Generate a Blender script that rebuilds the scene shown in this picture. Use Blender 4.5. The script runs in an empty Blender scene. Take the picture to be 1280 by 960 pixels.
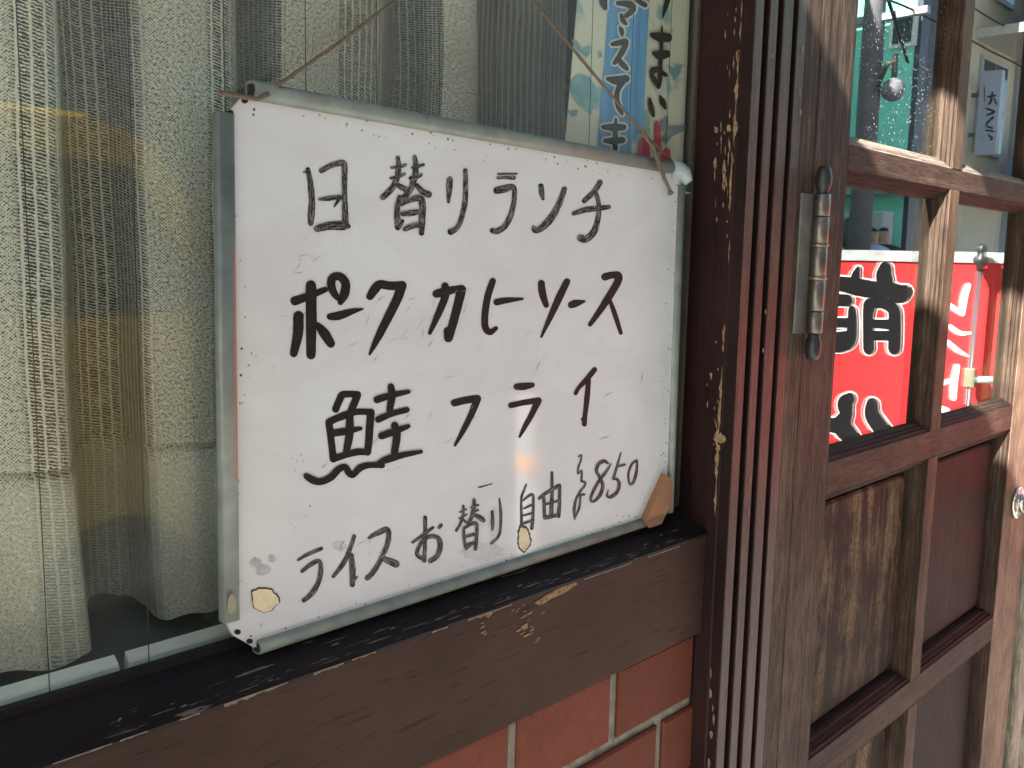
import bpy, bmesh, math, random
from mathutils import Vector, Matrix
random.seed(7)
S = bpy.context.scene
COL = S.collection

# --------------------------------- camera, sky, sun, exposure
R_ = ((0.70390632, -0.08005112, 0.70576746), (-0.7100226, -0.10670672, 0.69604711), (0.01959078, -0.99106281, -0.13194964))
F_ = 1145.0
CAM = Vector((0.0, -0.4615, 1.3))
cam_d = bpy.data.cameras.new('camera'); cam = bpy.data.objects.new('camera', cam_d); COL.objects.link(cam)
cam_d.sensor_width = 36.0; cam_d.lens = F_ / 1280.0 * 36.0
cam_d.clip_start = 0.02; cam_d.clip_end = 600.0
rx = Vector((R_[0][0], R_[1][0], R_[2][0])); ry = Vector((R_[0][1], R_[1][1], R_[2][1])); rz = Vector((R_[0][2], R_[1][2], R_[2][2]))
m = Matrix((rx, -ry, -rz)).transposed().to_4x4(); m.translation = CAM
cam.matrix_world = m
S.camera = cam

SUN_D = Vector((1.0, 0.24, -0.72)).normalized()      # direction the sunlight travels
world = bpy.data.worlds.new('World'); S.world = world; world.use_nodes = True
wn = world.node_tree.nodes; wl = world.node_tree.links
sky = wn.new('ShaderNodeTexSky'); sky.sky_type = 'NISHITA'; sky.sun_disc = False
sky.sun_elevation = math.asin(-SUN_D.z); sky.sun_rotation = math.atan2(-SUN_D.x, -SUN_D.y)
bg = wn['Background']; bg.inputs['Strength'].default_value = 0.06
wl.new(sky.outputs['Color'], bg.inputs['Color'])
sun_d = bpy.data.lights.new('sun', 'SUN'); sun_d.energy = 5.0; sun_d.angle = math.radians(0.5); sun_d.color = (1.0, 0.95, 0.895)
sun = bpy.data.objects.new('sun', sun_d); COL.objects.link(sun)
sun.rotation_euler = SUN_D.to_track_quat('-Z', 'Y').to_euler(); sun.location = (-6, -3, 8)
S.view_settings.view_transform = 'Standard'; S.view_settings.look = 'None'; S.view_settings.gamma = 1.0
S.view_settings.exposure = 2.86
S.view_settings.use_curve_mapping = False
S.render.engine = 'CYCLES'
S.cycles.use_denoising = True
S.cycles.max_bounces = 10; S.cycles.transparent_max_bounces = 24; S.cycles.glossy_bounces = 5
S.cycles.sample_clamp_indirect = 6.0

# --------------------------------- measuring helpers
def ray(px, py):
    v = (px - 640.0, py - 480.0, F_)
    return Vector([sum(R_[i][k] * v[k] for k in range(3)) for i in range(3)])
def hit(px, py, p0, n):
    r = ray(px, py); return CAM + r * ((Vector(p0) - CAM).dot(n) / r.dot(n))
def onY(px, py, y): return hit(px, py, (0, y, 0), Vector((0, 1, 0)))
def onX(px, py, x): return hit(px, py, (x, 0, 0), Vector((1, 0, 0)))
def mirror(px, py, p0, n, yg):            # point of plane (p0, n) seen reflected in the vertical pane at y = yg
    h = onY(px, py, yg); r = ray(px, py); r.y = -r.y; n = Vector(n)
    return h + r * ((Vector(p0) - h).dot(n) / r.dot(n))

# --------------------------------- object helpers
def tag(o, label=None, cat=None, group=None, kind=None):
    for k, v in (('label', label), ('category', cat), ('group', group), ('kind', kind)):
        if v: o[k] = v
    return o
def empty(name, loc, label=None, cat=None, group=None):
    o = bpy.data.objects.new(name, None); COL.objects.link(o); o.location = loc; o.empty_display_size = 0.05
    return tag(o, label, cat, group)
def adopt(o, parent):
    if parent is not None:
        o.parent = parent
        o.matrix_parent_inverse = Matrix.Translation(-parent.location)      # meshes are built in world coordinates
def link_mesh(name, me, mat, parent=None, smooth=False):
    o = bpy.data.objects.new(name, me); COL.objects.link(o)
    if mat is not None and not me.materials: me.materials.append(mat)
    if smooth:
        for p in me.polygons: p.use_smooth = True
    adopt(o, parent)
    return o
def from_bm(name, bm, mat, parent=None, smooth=False):
    me = bpy.data.meshes.new(name); bmesh.ops.recalc_face_normals(bm, faces=bm.faces[:]); bm.to_mesh(me); bm.free()
    return link_mesh(name, me, mat, parent, smooth)
def box_bm(bm, x0, x1, y0, y1, z0, z1, bev=0.0, seg=2):
    vs = [bm.verts.new((x, y, z)) for x in (x0, x1) for y in (y0, y1) for z in (z0, z1)]
    fs = [bm.faces.new([vs[i] for i in f]) for f in ((0, 1, 3, 2), (4, 6, 7, 5), (0, 4, 5, 1), (2, 3, 7, 6), (0, 2, 6, 4), (1, 5, 7, 3))]
    if bev:
        es = {e for f in fs for e in f.edges}
        bmesh.ops.bevel(bm, geom=list(es), offset=bev, segments=seg, profile=0.5, affect='EDGES')
def box(name, x0, x1, y0, y1, z0, z1, mat, parent=None, bev=0.0, seg=2):
    bm = bmesh.new(); box_bm(bm, x0, x1, y0, y1, z0, z1, bev, seg)
    return from_bm(name, bm, mat, parent)
def prism_bm(bm, pts, d):
    a = [bm.verts.new(p) for p in pts]; b = [bm.verts.new(Vector(p) + Vector(d)) for p in pts]
    bm.faces.new(a); bm.faces.new(b[::-1]); n = len(pts)
    for i in range(n): bm.faces.new((a[i], b[i], b[(i + 1) % n], a[(i + 1) % n]))
def prism(name, pts, d, mat, parent=None):
    bm = bmesh.new(); prism_bm(bm, pts, d); return from_bm(name, bm, mat, parent)
def tube_bm(bm, pts, rad, seg=12, cap=True):
    pts = [Vector(p) for p in pts]; rads = rad if isinstance(rad, (list, tuple)) else [rad] * len(pts)
    rings = []; up = None
    for i, p in enumerate(pts):
        t = (pts[min(i + 1, len(pts) - 1)] - pts[max(i - 1, 0)]).normalized()
        if up is None: up = Vector((0, 0, 1)) if abs(t.z) < 0.9 else Vector((1, 0, 0))
        a = t.cross(up).normalized(); b = t.cross(a).normalized(); up = b.cross(t) if False else up
        rings.append([bm.verts.new(p + (a * math.cos(2 * math.pi * k / seg) + b * math.sin(2 * math.pi * k / seg)) * rads[i]) for k in range(seg)])
    for r0, r1 in zip(rings, rings[1:]):
        for k in range(seg): bm.faces.new((r0[k], r0[(k + 1) % seg], r1[(k + 1) % seg], r1[k]))
    if cap: bm.faces.new(rings[0][::-1]); bm.faces.new(rings[-1])
def tube(name, pts, rad, mat, parent=None, seg=12, smooth=True, cap=True):
    bm = bmesh.new(); tube_bm(bm, pts, rad, seg, cap); return from_bm(name, bm, mat, parent, smooth)

# --------------------------------- material helpers
class NT:
    def __init__(s, name):
        s.m = bpy.data.materials.new(name); s.m.use_nodes = True; s.t = s.m.node_tree
        s.b = s.t.nodes['Principled BSDF']; s.out = s.t.nodes['Material Output']; s.co = None
    def n(s, typ, **kw):
        nd = s.t.nodes.new(typ)
        for k, v in kw.items(): setattr(nd, k, v)
        return nd
    def l(s, a, b): s.t.links.new(a, b)
    def put(s, sock, v):
        if isinstance(v, bpy.types.NodeSocket): s.l(v, sock)
        elif v is not None: sock.default_value = v
    def coords(s, scale=(1, 1, 1), kind='Object', loc=(0, 0, 0), rot=(0, 0, 0)):
        if s.co is None: s.co = s.n('ShaderNodeTexCoord')
        mp = s.n('ShaderNodeMapping'); mp.inputs['Scale'].default_value = scale; mp.inputs['Location'].default_value = loc; mp.inputs['Rotation'].default_value = rot
        s.l(s.co.outputs[kind], mp.inputs['Vector']); return mp.outputs['Vector']
    def noise(s, vec, scale, detail=4, rough=0.55, dist=0.0):
        nd = s.n('ShaderNodeTexNoise'); s.l(vec, nd.inputs['Vector']); nd.inputs['Scale'].default_value = scale
        nd.inputs['Detail'].default_value = detail; nd.inputs['Roughness'].default_value = rough; nd.inputs['Distortion'].default_value = dist
        return nd.outputs['Fac']
    def voro(s, vec, scale, feature='F1'):
        nd = s.n('ShaderNodeTexVoronoi', feature=feature); s.l(vec, nd.inputs['Vector']); nd.inputs['Scale'].default_value = scale
        return nd.outputs['Distance']
    def ramp(s, fac, stops, interp='LINEAR'):
        nd = s.n('ShaderNodeValToRGB'); nd.color_ramp.interpolation = interp; e = nd.color_ramp.elements
        while len(e) < len(stops): e.new(0.5)
        for i, (p, c) in enumerate(stops):
            e[i].position = p; e[i].color = (c, c, c, 1) if isinstance(c, (int, float)) else (*c, 1)
        s.l(fac, nd.inputs['Fac']); return nd.outputs['Color']
    def mix(s, fac, a, b, mode='MIX'):
        nd = s.n('ShaderNodeMix', data_type='RGBA', blend_type=mode)
        s.put(nd.inputs[0], fac)
        for sock, v in ((nd.inputs[6], a), (nd.inputs[7], b)):
            s.put(sock, (*v, 1) if isinstance(v, tuple) and len(v) == 3 else v)
        return nd.outputs[2]
    def math(s, op, a, b=None, c=None, clamp=False):
        nd = s.n('ShaderNodeMath', operation=op, use_clamp=clamp)
        for i, v in enumerate((a, b, c)):
            if v is not None: s.put(nd.inputs[i], v)
        return nd.outputs[0]
    def bump(s, h, strength=0.3, dist=0.001, prev=None):
        nd = s.n('ShaderNodeBump'); nd.inputs['Strength'].default_value = strength; nd.inputs['Distance'].default_value = dist
        s.l(h, nd.inputs['Height'])
        if prev is not None: s.l(prev, nd.inputs['Normal'])
        s.l(nd.outputs['Normal'], s.b.inputs['Normal']); return nd.outputs['Normal']
    def set(s, color=None, rough=0.5, metal=None, spec=None, coat=None):
        if color is not None: s.put(s.b.inputs['Base Color'], (*color, 1) if isinstance(color, tuple) and len(color) == 3 else color)
        s.put(s.b.inputs['Roughness'], rough)
        if metal is not None: s.b.inputs['Metallic'].default_value = metal
        if spec is not None: s.b.inputs['Specular IOR Level'].default_value = spec
        if coat is not None: s.b.inputs['Coat Weight'].default_value = coat
        return s.m

def plain(name, c, rough=0.6, var=0.25, scale=30, metal=None, bump=0.0, spec=None):
    t = NT(name); co = t.coords()
    f = t.noise(co, scale, 5)
    col = t.mix(t.ramp(f, ((0.3, 0.0), (0.7, 1.0))), tuple(x * (1 - var) for x in c), tuple(min(1, x * (1 + var)) for x in c))
    if bump: t.bump(f, bump, 0.001)
    return t.set(col, rough, metal, spec)

def wood(name, dark, mid, light, axis='z', wear=0.5, rough=0.6, bump=0.5, stain=None, blotch=0.35, spec=0.12, k_=0.40):
    t = NT(name); dark, mid, light = ((q[0] * k_, q[1] * k_ * 0.94, q[2] * k_ * 0.86) for q in (dark, mid, light))
    k = {'z': 2, 'x': 0, 'y': 1}[axis]
    def sc(al, ac): v = [ac, ac, ac]; v[k] = al; return tuple(v)
    fine = t.noise(t.coords(sc(34, 460)), 1.0, 6, 0.75)
    grain = t.noise(t.coords(sc(3.2, 90)), 1.0, 5, 0.6, 0.6)
    big = t.noise(t.coords(sc(3, 9), loc=(3, 1, 2)), 1.0, 5, 0.6)
    f = t.math('ADD', t.math('MULTIPLY', fine, 0.55), t.math('MULTIPLY', grain, 0.45))
    col = t.ramp(f, ((0.40, dark), (0.5, mid), (0.60, light)))
    worn = t.math('MULTIPLY', t.ramp(big, ((0.4, 0.0), (0.72, 1.0))), wear)
    col = t.mix(worn, col, t.mix(t.ramp(fine, ((0.35, 0.0), (0.62, 1.0))), mid, tuple(min(1, x * 1.9) for x in light)))
    pores = t.ramp(t.noise(t.coords(sc(26, 900), loc=(5, 5, 5)), 1.0, 2, 0.5), ((0.60, 0.0), (0.68, 1.0)))
    col = t.mix(t.math('MULTIPLY', pores, 0.6), col, tuple(x * 0.45 for x in dark))
    col = t.mix(t.math('MULTIPLY', t.ramp(t.noise(t.coords((1, 1, 1)), 22, 4), ((0.35, 1.0), (0.6, 0.0))), blotch), col, tuple(x * 0.6 for x in dark))
    if stain:
        st = t.noise(t.coords(sc(3.5, 34), loc=(9, 2, 4)), 1.0, 6, 0.7, 0.4)
        sp = t.noise(t.coords(sc(190, 420)), 1.0, 3, 0.6)
        cl_ = t.noise(t.coords((26, 26, 17), loc=(1, 5, 2)), 1.0, 5, 0.65)
        zone = t.ramp(t.noise(t.coords((3.5, 3.5, 3.5), loc=(-3.05, 0, -1.1)), 1.0, 1), ((0.38, 0.0), (0.60, 1.0)))
        msk = t.math('MULTIPLY', t.math('MULTIPLY', t.ramp(t.math('ADD', t.math('MULTIPLY', st, 0.6), t.math('MULTIPLY', cl_, 0.4)), ((0.46, 0.0), (0.60, 1.0))), t.ramp(sp, ((0.36, 0.2), (0.62, 1.0)))), zone)
        col = t.mix(t.math('MULTIPLY', msk, 0.9), col, stain)
    h = t.math('ADD', t.math('MULTIPLY', fine, 0.6), t.math('SUBTRACT', grain, t.math('MULTIPLY', pores, 0.6)))
    t.bump(h, bump, 0.0012)
    r = t.math('MULTIPLY_ADD', f, 0.25, rough - 0.12)
    return t.set(col, r, spec=spec)

def painted(name, c, grain_axis='z', rough=0.45, chip=None, chip_amt=0.0, worn=None):
    c = tuple(x * 0.40 for x in c); worn = tuple(x * 0.40 for x in worn) if worn else None
    t = NT(name); k = {'z': 2, 'x': 0}[grain_axis]
    def sc(al, ac): v = [ac, ac, ac]; v[k] = al; return tuple(v)
    g = t.noise(t.coords(sc(9, 260)), 1.0, 6, 0.65)
    b = t.noise(t.coords(), 9, 5)
    col = t.mix(t.ramp(b, ((0.3, 0.0), (0.7, 1.0))), tuple(x * 0.68 for x in c), tuple(x * 1.3 for x in c))
    dk_ = t.noise(t.coords(sc(30, 330), loc=(6, 3, 8)), 1.0, 3, 0.6)
    col = t.mix(t.math('MULTIPLY', t.ramp(dk_, ((0.60, 0.0), (0.70, 1.0))), 0.8), col, tuple(x * 0.3 for x in c))
    col = t.mix(t.math('MULTIPLY', t.ramp(g, ((0.55, 0.0), (0.75, 1.0))), 0.35), col, worn or tuple(x * 1.5 for x in c))
    if chip:
        ch = t.noise(t.coords(sc(22, 190), loc=(2, 7, 1)), 1.0, 4, 0.6)
        col = t.mix(t.ramp(ch, ((0.70 - chip_amt, 0.0), (0.72 - chip_amt, 1.0))), col, chip)
    t.bump(t.math('ADD', g, t.math('MULTIPLY', b, 0.4)), 0.28, 0.001)
    return t.set(col, t.math('MULTIPLY_ADD', g, 0.2, rough - 0.05), spec=0.16)

def glass_mat(name, tint=(0.93, 0.97, 0.95), f0=0.045, dirt=0.0, specks=0.0, gain=1.0):
    t = NT(name); t.t.nodes.remove(t.b)
    lw = t.n('ShaderNodeLayerWeight'); lw.inputs['Blend'].default_value = 0.5
    fz = t.math('POWER', lw.outputs['Facing'], 4.4)
    fr = t.math('MULTIPLY_ADD', fz, 0.95 * gain, f0, clamp=True)
    gl = t.n('ShaderNodeBsdfGlossy'); gl.inputs['Roughness'].default_value = 0.0; gl.inputs['Color'].default_value = (0.97, 1.0, 0.98, 1)
    tr = t.n('ShaderNodeBsdfTransparent'); tr.inputs['Color'].default_value = (*tint, 1)
    wob = t.n('ShaderNodeBump'); wob.inputs['Strength'].default_value = 0.05; wob.inputs['Distance'].default_value = 0.002
    t.l(t.noise(t.coords(), 6, 1), wob.inputs['Height']); t.l(wob.outputs['Normal'], gl.inputs['Normal'])
    mx = t.n('ShaderNodeMixShader'); t.l(fr, mx.inputs[0]); t.l(tr.outputs[0], mx.inputs[1]); t.l(gl.outputs[0], mx.inputs[2])
    res = mx.outputs[0]
    if dirt or specks:
        df = t.n('ShaderNodeBsdfDiffuse'); df.inputs['Color'].default_value = (0.75, 0.77, 0.74, 1)
        d = t.math('MULTIPLY', t.ramp(t.noise(t.coords(), 11, 6), ((0.35, 0.2), (0.75, 1.0))), dirt)
        if specks:
            v = t.voro(t.coords(), 190); zone = t.ramp(t.noise(t.coords(loc=(0.3, 0, 0.1)), 9, 3), ((0.42, 0.0), (0.6, 1.0)))
            sz = t.n('ShaderNodeSeparateXYZ'); t.l(t.coords(), sz.inputs[0]); zone = t.math('MULTIPLY', zone, t.math('MULTIPLY', t.math('GREATER_THAN', sz.outputs[2], 1.40), t.math('LESS_THAN', sz.outputs[0], 1.15)))
            d = t.math('ADD', d, t.math('MULTIPLY', t.math('MULTIPLY', t.ramp(v, ((0.10, 1.0), (0.17, 0.0))), zone), specks), clamp=True)
        m2 = t.n('ShaderNodeMixShader'); t.l(d, m2.inputs[0]); t.l(res, m2.inputs[1]); t.l(df.outputs[0], m2.inputs[2]); res = m2.outputs[0]
    t.l(res, t.out.inputs['Surface']); return t.m

M = {}
M['frame_wood'] = wood('frame_wood', (0.045, 0.031, 0.027), (0.080, 0.058, 0.051), (0.115, 0.087, 0.077), wear=0.3, blotch=0.25, k_=0.85, rough=0.42, bump=0.28, spec=0.20)
M['stile_wood'] = wood('stile_wood', (0.036, 0.025, 0.019), (0.085, 0.062, 0.049), (0.21, 0.165, 0.130), wear=0.75, k_=0.5)
M['rail_wood'] = wood('rail_wood', (0.040, 0.023, 0.018), (0.085, 0.054, 0.042), (0.16, 0.11, 0.085), axis='x', wear=0.6, k_=0.5)
M['muntin_wood'] = wood('muntin_wood', (0.05, 0.030, 0.021), (0.10, 0.066, 0.047), (0.17, 0.12, 0.085), wear=0.7, k_=0.72)
M['mould_wood_x'] = wood('mould_wood_x', (0.028, 0.018, 0.015), (0.055, 0.037, 0.031), (0.10, 0.072, 0.060), axis='x', wear=0.4, k_=0.42, rough=0.6, spec=0.08)
M['mould_wood_z'] = wood('mould_wood_z', (0.030, 0.020, 0.015), (0.060, 0.041, 0.031), (0.12, 0.085, 0.062), wear=0.5, k_=0.6)
M['sunlit_ledge'] = wood('sunlit_ledge', (0.09, 0.075, 0.062), (0.17, 0.145, 0.125), (0.27, 0.24, 0.21), axis='x', wear=0.5, blotch=0.3, k_=1.0, bump=0.3)  # paler than the other mouldings: sunlight painted into the upper ledges
M['panel_wood'] = wood('panel_wood', (0.024, 0.016, 0.013), (0.045, 0.032, 0.025), (0.075, 0.055, 0.042), wear=0.25, stain=(0.25, 0.18, 0.10), rough=0.6)
M['panel_wood_b'] = wood('panel_wood_b', (0.026, 0.016, 0.013), (0.050, 0.032, 0.024), (0.080, 0.055, 0.040), wear=0.3, rough=0.6)
M['right_wood'] = wood('right_wood', (0.06, 0.042, 0.030), (0.13, 0.095, 0.070), (0.22, 0.17, 0.125), wear=0.7, k_=1.1)
M['jamb_yellow'] = wood('jamb_yellow', (0.16, 0.11, 0.04), (0.32, 0.23, 0.10), (0.45, 0.35, 0.18), wear=0.3, blotch=0.5, k_=0.9)
M['jamb_grey'] = wood('jamb_grey', (0.10, 0.10, 0.085), (0.26, 0.26, 0.22), (0.42, 0.41, 0.36), wear=0.4, blotch=0.5, k_=0.9)
M['maroon'] = painted('maroon_paint', (0.050, 0.023, 0.021), chip=(0.30, 0.21, 0.11), chip_amt=-0.02, rough=0.42)
M['maroon_plain'] = painted('maroon_paint_plain', (0.040, 0.021, 0.018), rough=0.42)
M['rail_paint'] = painted('sill_rail_paint', (0.125, 0.070, 0.050), 'x', 0.6, worn=(0.17, 0.10, 0.075))
M['sill_paint'] = painted('sill_paint', (0.040, 0.031, 0.037), 'x', 0.40, chip=(0.16, 0.125, 0.11), chip_amt=0.035, worn=(0.045, 0.036, 0.042))
M['bead'] = plain('glazing_bead_black', (0.008, 0.008, 0.008), 0.7)
M['bead_green'] = plain('old_putty', (0.06, 0.055, 0.04), 0.8)
M['scar'] = plain('bare_wood', (0.235, 0.160, 0.090), 0.85, 0.55, 260, bump=0.6, spec=0.1)
M['scar_grey'] = plain('bare_grey_wood', (0.17, 0.13, 0.10), 0.8, 0.3, 180, bump=0.4)
t = NT('brick_red'); co = t.coords()
oi = t.n('ShaderNodeObjectInfo'); f1 = t.noise(t.coords(), 26, 6, 0.65); f2 = t.noise(t.coords(), 260, 4, 0.7)
c_ = t.mix(oi.outputs['Random'], (0.135, 0.042, 0.027), (0.175, 0.056, 0.035))
c_ = t.mix(t.ramp(f1, ((0.35, 0.6), (0.52, 0.0))), c_, (0.10, 0.036, 0.025))
c_ = t.mix(t.math('MULTIPLY', t.ramp(f1, ((0.58, 0.0), (0.72, 1.0))), 0.4), c_, (0.22, 0.12, 0.09))
pit = t.ramp(f2, ((0.30, 0.0), (0.40, 1.0)))
c_ = t.mix(t.math('SUBTRACT', 1.0, pit), c_, (0.05, 0.022, 0.017))
t.bump(t.math('ADD', t.math('MULTIPLY', pit, 0.5), f1), 0.5, 0.0012)
M['brick'] = t.set(c_, 0.75, spec=0.15)
M['mortar'] = plain('mortar', (0.22, 0.215, 0.175), 0.9, 0.4, 90, bump=0.8)
M['glass'] = glass_mat('window_glass', (0.965, 0.988, 0.966), 0.04, dirt=0.02)
M['door_glass'] = glass_mat('door_glass', (0.90, 0.93, 0.92), 0.06, dirt=0.006, specks=0.9, gain=1.5)
M['wire'] = plain('glass_wire', (0.03, 0.03, 0.03), 0.5)
M['alu'] = plain('dull_aluminium', (0.20, 0.235, 0.215), 0.5, 0.2, 60, metal=0.2, bump=0.03)
M['cap'] = plain('grey_blue_plastic', (0.33, 0.43, 0.45), 0.45, 0.12)
M['tape'] = plain('brown_tape', (0.27, 0.145, 0.072), 0.45, 0.18, 60, bump=0.15)
M['core'] = plain('bare_board_core', (0.72, 0.63, 0.42), 0.8, 0.1, 200)
M['core_edge'] = plain('rusty_edge', (0.075, 0.06, 0.05), 0.9, 0.5, 900)
M['smudge'] = plain('grey_smudge', (0.42, 0.42, 0.43), 0.5, 0.15, 300)
M['hole'] = plain('hole_black', (0.01, 0.01, 0.01), 0.9)
M['rope'] = plain('brown_cord', (0.13, 0.105, 0.075), 0.9, 0.4, 500, bump=0.6)
M['steel'] = plain('hinge_steel', (0.17, 0.16, 0.14), 0.40, 0.3, 60, metal=0.85, bump=0.05)
M['leaf'] = plain('hinge_leaf_steel', (0.13, 0.135, 0.125), 0.55, 0.25, 60, metal=0.2, bump=0.05)
M['finial'] = plain('finial_black', (0.020, 0.022, 0.024), 0.42, 0.3)
M['brass'] = plain('ring_brass', (0.28, 0.21, 0.13), 0.4, 0.2, metal=0.8)
M['knob'] = plain('knob_steel', (0.62, 0.60, 0.55), 0.22, 0.1, metal=1.0)
M['shelf'] = plain('dark_grey_shelf', (0.20, 0.22, 0.21), 0.7, 0.15, 40)
M['tile'] = plain('pale_tile', (0.90, 0.93, 0.90), 0.5, 0.1, 40)
M['tile_edge'] = plain('pale_tile_edge', (0.74, 0.79, 0.75), 0.6, 0.12, 60)
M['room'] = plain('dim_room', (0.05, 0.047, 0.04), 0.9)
M['black_print'] = plain('black_print', (0.018, 0.018, 0.018), 0.6, 0.1)
M['white_print'] = plain('white_print', (0.72, 0.76, 0.72), 0.6, 0.05)
M['pink_print'] = plain('pink_print', (0.60, 0.065, 0.14), 0.6, 0.15)
M['blue_print'] = None

# whiteboard enamel: pale, specks of rust toward the edges, faint wiped smears
t = NT('whiteboard_enamel')
v = t.voro(t.coords(), 210); near = t.noise(t.coords(loc=(1.3, 0, 0.4)), 13, 4)
uvx = t.n('ShaderNodeAttribute', attribute_name='edge')
spk = t.math('MULTIPLY', t.ramp(v, ((0.13, 1.0), (0.19, 0.0))), t.ramp(t.math('ADD', near, uvx.outputs['Fac']), ((0.62, 0.0), (0.80, 1.0))))
smear = t.noise(t.coords((5, 5, 9)), 1.6, 6, 0.62, 0.8)
colr = t.mix(t.math('MULTIPLY', t.ramp(smear, ((0.42, 0.0), (0.68, 1.0))), 0.6), (0.665, 0.71, 0.735), (0.57, 0.58, 0.59))
scr = t.ramp(t.noise(t.coords((60, 60, 12), rot=(0, 0.5, 0)), 2.0, 2, 0.5), ((0.495, 0.0), (0.5, 1.0), (0.505, 0.0)))
colr = t.mix(t.math('MULTIPLY', scr, t.math('MULTIPLY', t.ramp(near, ((0.5, 0.0), (0.7, 1.0))), 0.25)), colr, (0.35, 0.34, 0.33))
colr = t.mix(t.math('MULTIPLY', t.ramp(uvx.outputs['Fac'], ((0.25, 0.0), (0.6, 1.0))), 0.22), colr, (0.52, 0.47, 0.38))
colr = t.mix(spk, colr, (0.06, 0.05, 0.045))
t.b.inputs['Coat Roughness'].default_value = 0.05
M['enamel'] = t.set(colr, t.math('MULTIPLY_ADD', smear, 0.3, 0.3), spec=0.3, coat=1.0)

def ink(name, c0, c1, streak):
    t = NT(name)
    f = t.noise(t.coords((4.5, 0.5, 1), 'UV'), 1.0, 3, 0.6)
    g = t.noise(t.coords((1, 1, 1), 'UV', loc=(4, 2, 0)), 1.4, 2)
    col = t.mix(t.math('MULTIPLY', t.ramp(t.math('ADD', t.math('MULTIPLY', f, 0.75), t.math('MULTIPLY', g, 0.25)), ((0.46, 0.0), (0.60, 1.0))), streak), c0, c1)
    return t.set(col, 0.45, spec=0.22)
M['ink_bold'] = ink('marker_ink_bold', (0.010, 0.010, 0.010), (0.036, 0.030, 0.027), 0.5)
M['ink_dry'] = ink('marker_ink_dry', (0.013, 0.012, 0.016), (0.24, 0.235, 0.25), 0.85)
M['ink_grey'] = ink('marker_ink_grey', (0.024, 0.025, 0.027), (0.20, 0.20, 0.20), 0.8)

# curtain: open ladder weave and slubby plain weave, holes are real gaps
t = NT('lace_curtain')
uv = t.n('ShaderNodeUVMap'); sep = t.n('ShaderNodeSeparateXYZ'); t.l(uv.outputs['UV'], sep.inputs[0])
op = t.n('ShaderNodeAttribute', attribute_name='open').outputs['Fac']; hem = t.n('ShaderNodeAttribute', attribute_name='hem').outputs['Fac']
uvm = t.n('ShaderNodeMapping'); uvm.inputs['Scale'].default_value = (1, 1, 1); t.l(uv.outputs['UV'], uvm.inputs['Vector'])
wv = t.noise(uvm.outputs[0], 0.55, 3, 0.6); wv2 = t.noise(uvm.outputs[0], 0.16, 2)
u0, v0 = sep.outputs[0], sep.outputs[1]
fu = t.math('ABSOLUTE', t.math('SUBTRACT', t.math('FRACT', t.math('DIVIDE', t.math('ADD', u0, t.math('MULTIPLY', wv2, 1.6)), 6.4)), 0.5))
colm = t.ramp(t.math('ADD', fu, t.math('MULTIPLY', t.math('SUBTRACT', wv, 0.5), 0.16)), ((0.355, 0.0), (0.42, 1.0)))
fv = t.math('ABSOLUTE', t.math('SUBTRACT', t.math('FRACT', t.math('DIVIDE', t.math('ADD', t.math('ADD', v0, t.math('MULTIPLY', u0, 0.22)), t.math('MULTIPLY', wv, 2.6)), 1.75)), 0.5))
rung = t.ramp(t.math('ADD', fv, t.math('MULTIPLY', t.math('SUBTRACT', wv2, 0.5), 0.35)), ((0.23, 0.0), (0.32, 1.0)))
ladder = t.math('MAXIMUM', colm, rung)
su = t.math('SINE', t.math('MULTIPLY', t.math('ADD', u0, t.math('MULTIPLY', wv, 0.8)), 2 * math.pi / 1.9))
sv = t.math('SINE', t.math('MULTIPLY', t.math('ADD', v0, t.math('MULTIPLY', wv, 0.9)), 2 * math.pi / 1.7))
weave_h = t.math('MULTIPLY', su, sv)
nz = t.noise(uvm.outputs[0], 0.62, 3, 0.65)
weave = t.ramp(t.math('ADD', t.math('MULTIPLY', weave_h, 0.15), nz), ((0.31, 0.0), (0.48, 1.0)))
opn = t.math('SUBTRACT', op, t.math('MULTIPLY', hem, 0.12), clamp=True)
al = t.mix(opn, weave, ladder)
al = t.math('MAXIMUM', al, t.math('MULTIPLY', hem, 0.88))
sl = t.ramp(t.noise(uvm.outputs[0], 0.42, 2), ((0.50, 0.0), (0.66, 1.0)))
colr = t.mix(sl, (0.75, 0.735, 0.645), (0.92, 0.905, 0.825))
colr = t.mix(t.math('MULTIPLY', t.math('SUBTRACT', 1.0, t.mix(opn, weave, ladder)), 0.62), colr, (0.20, 0.195, 0.165))
t.bump(t.math('ADD', t.math('MULTIPLY', t.mix(opn, weave, ladder), 0.7), t.math('MULTIPLY', sl, 0.8)), 0.6, 0.0008)
t.put(t.b.inputs['Alpha'], t.ramp(al, ((0.0, 0.12), (1.0, 1.0))))
M['curtain'] = t.set(colr, 0.9, spec=0.1)

# watercolour paper of the poster
t = NT('poster_paper')
bl = t.ramp(t.noise(t.coords(loc=(0.1, 0, 0.05)), 24, 5, 0.5), ((0.56, 0.0), (0.60, 0.8), (0.7, 1.0)))
colr = t.mix(bl, (0.72, 0.74, 0.66), (0.28, 0.50, 0.56))
M['poster'] = t.set(colr, 0.55)
t = NT('poster_blue')
bl = t.noise(t.coords((60, 60, 5)), 2.0, 5, 0.6)
M['blue_print'] = t.set(t.mix(t.ramp(bl, ((0.35, 0.0), (0.65, 1.0))), (0.05, 0.27, 0.62), (0.15, 0.43, 0.78)), 0.55)

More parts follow.
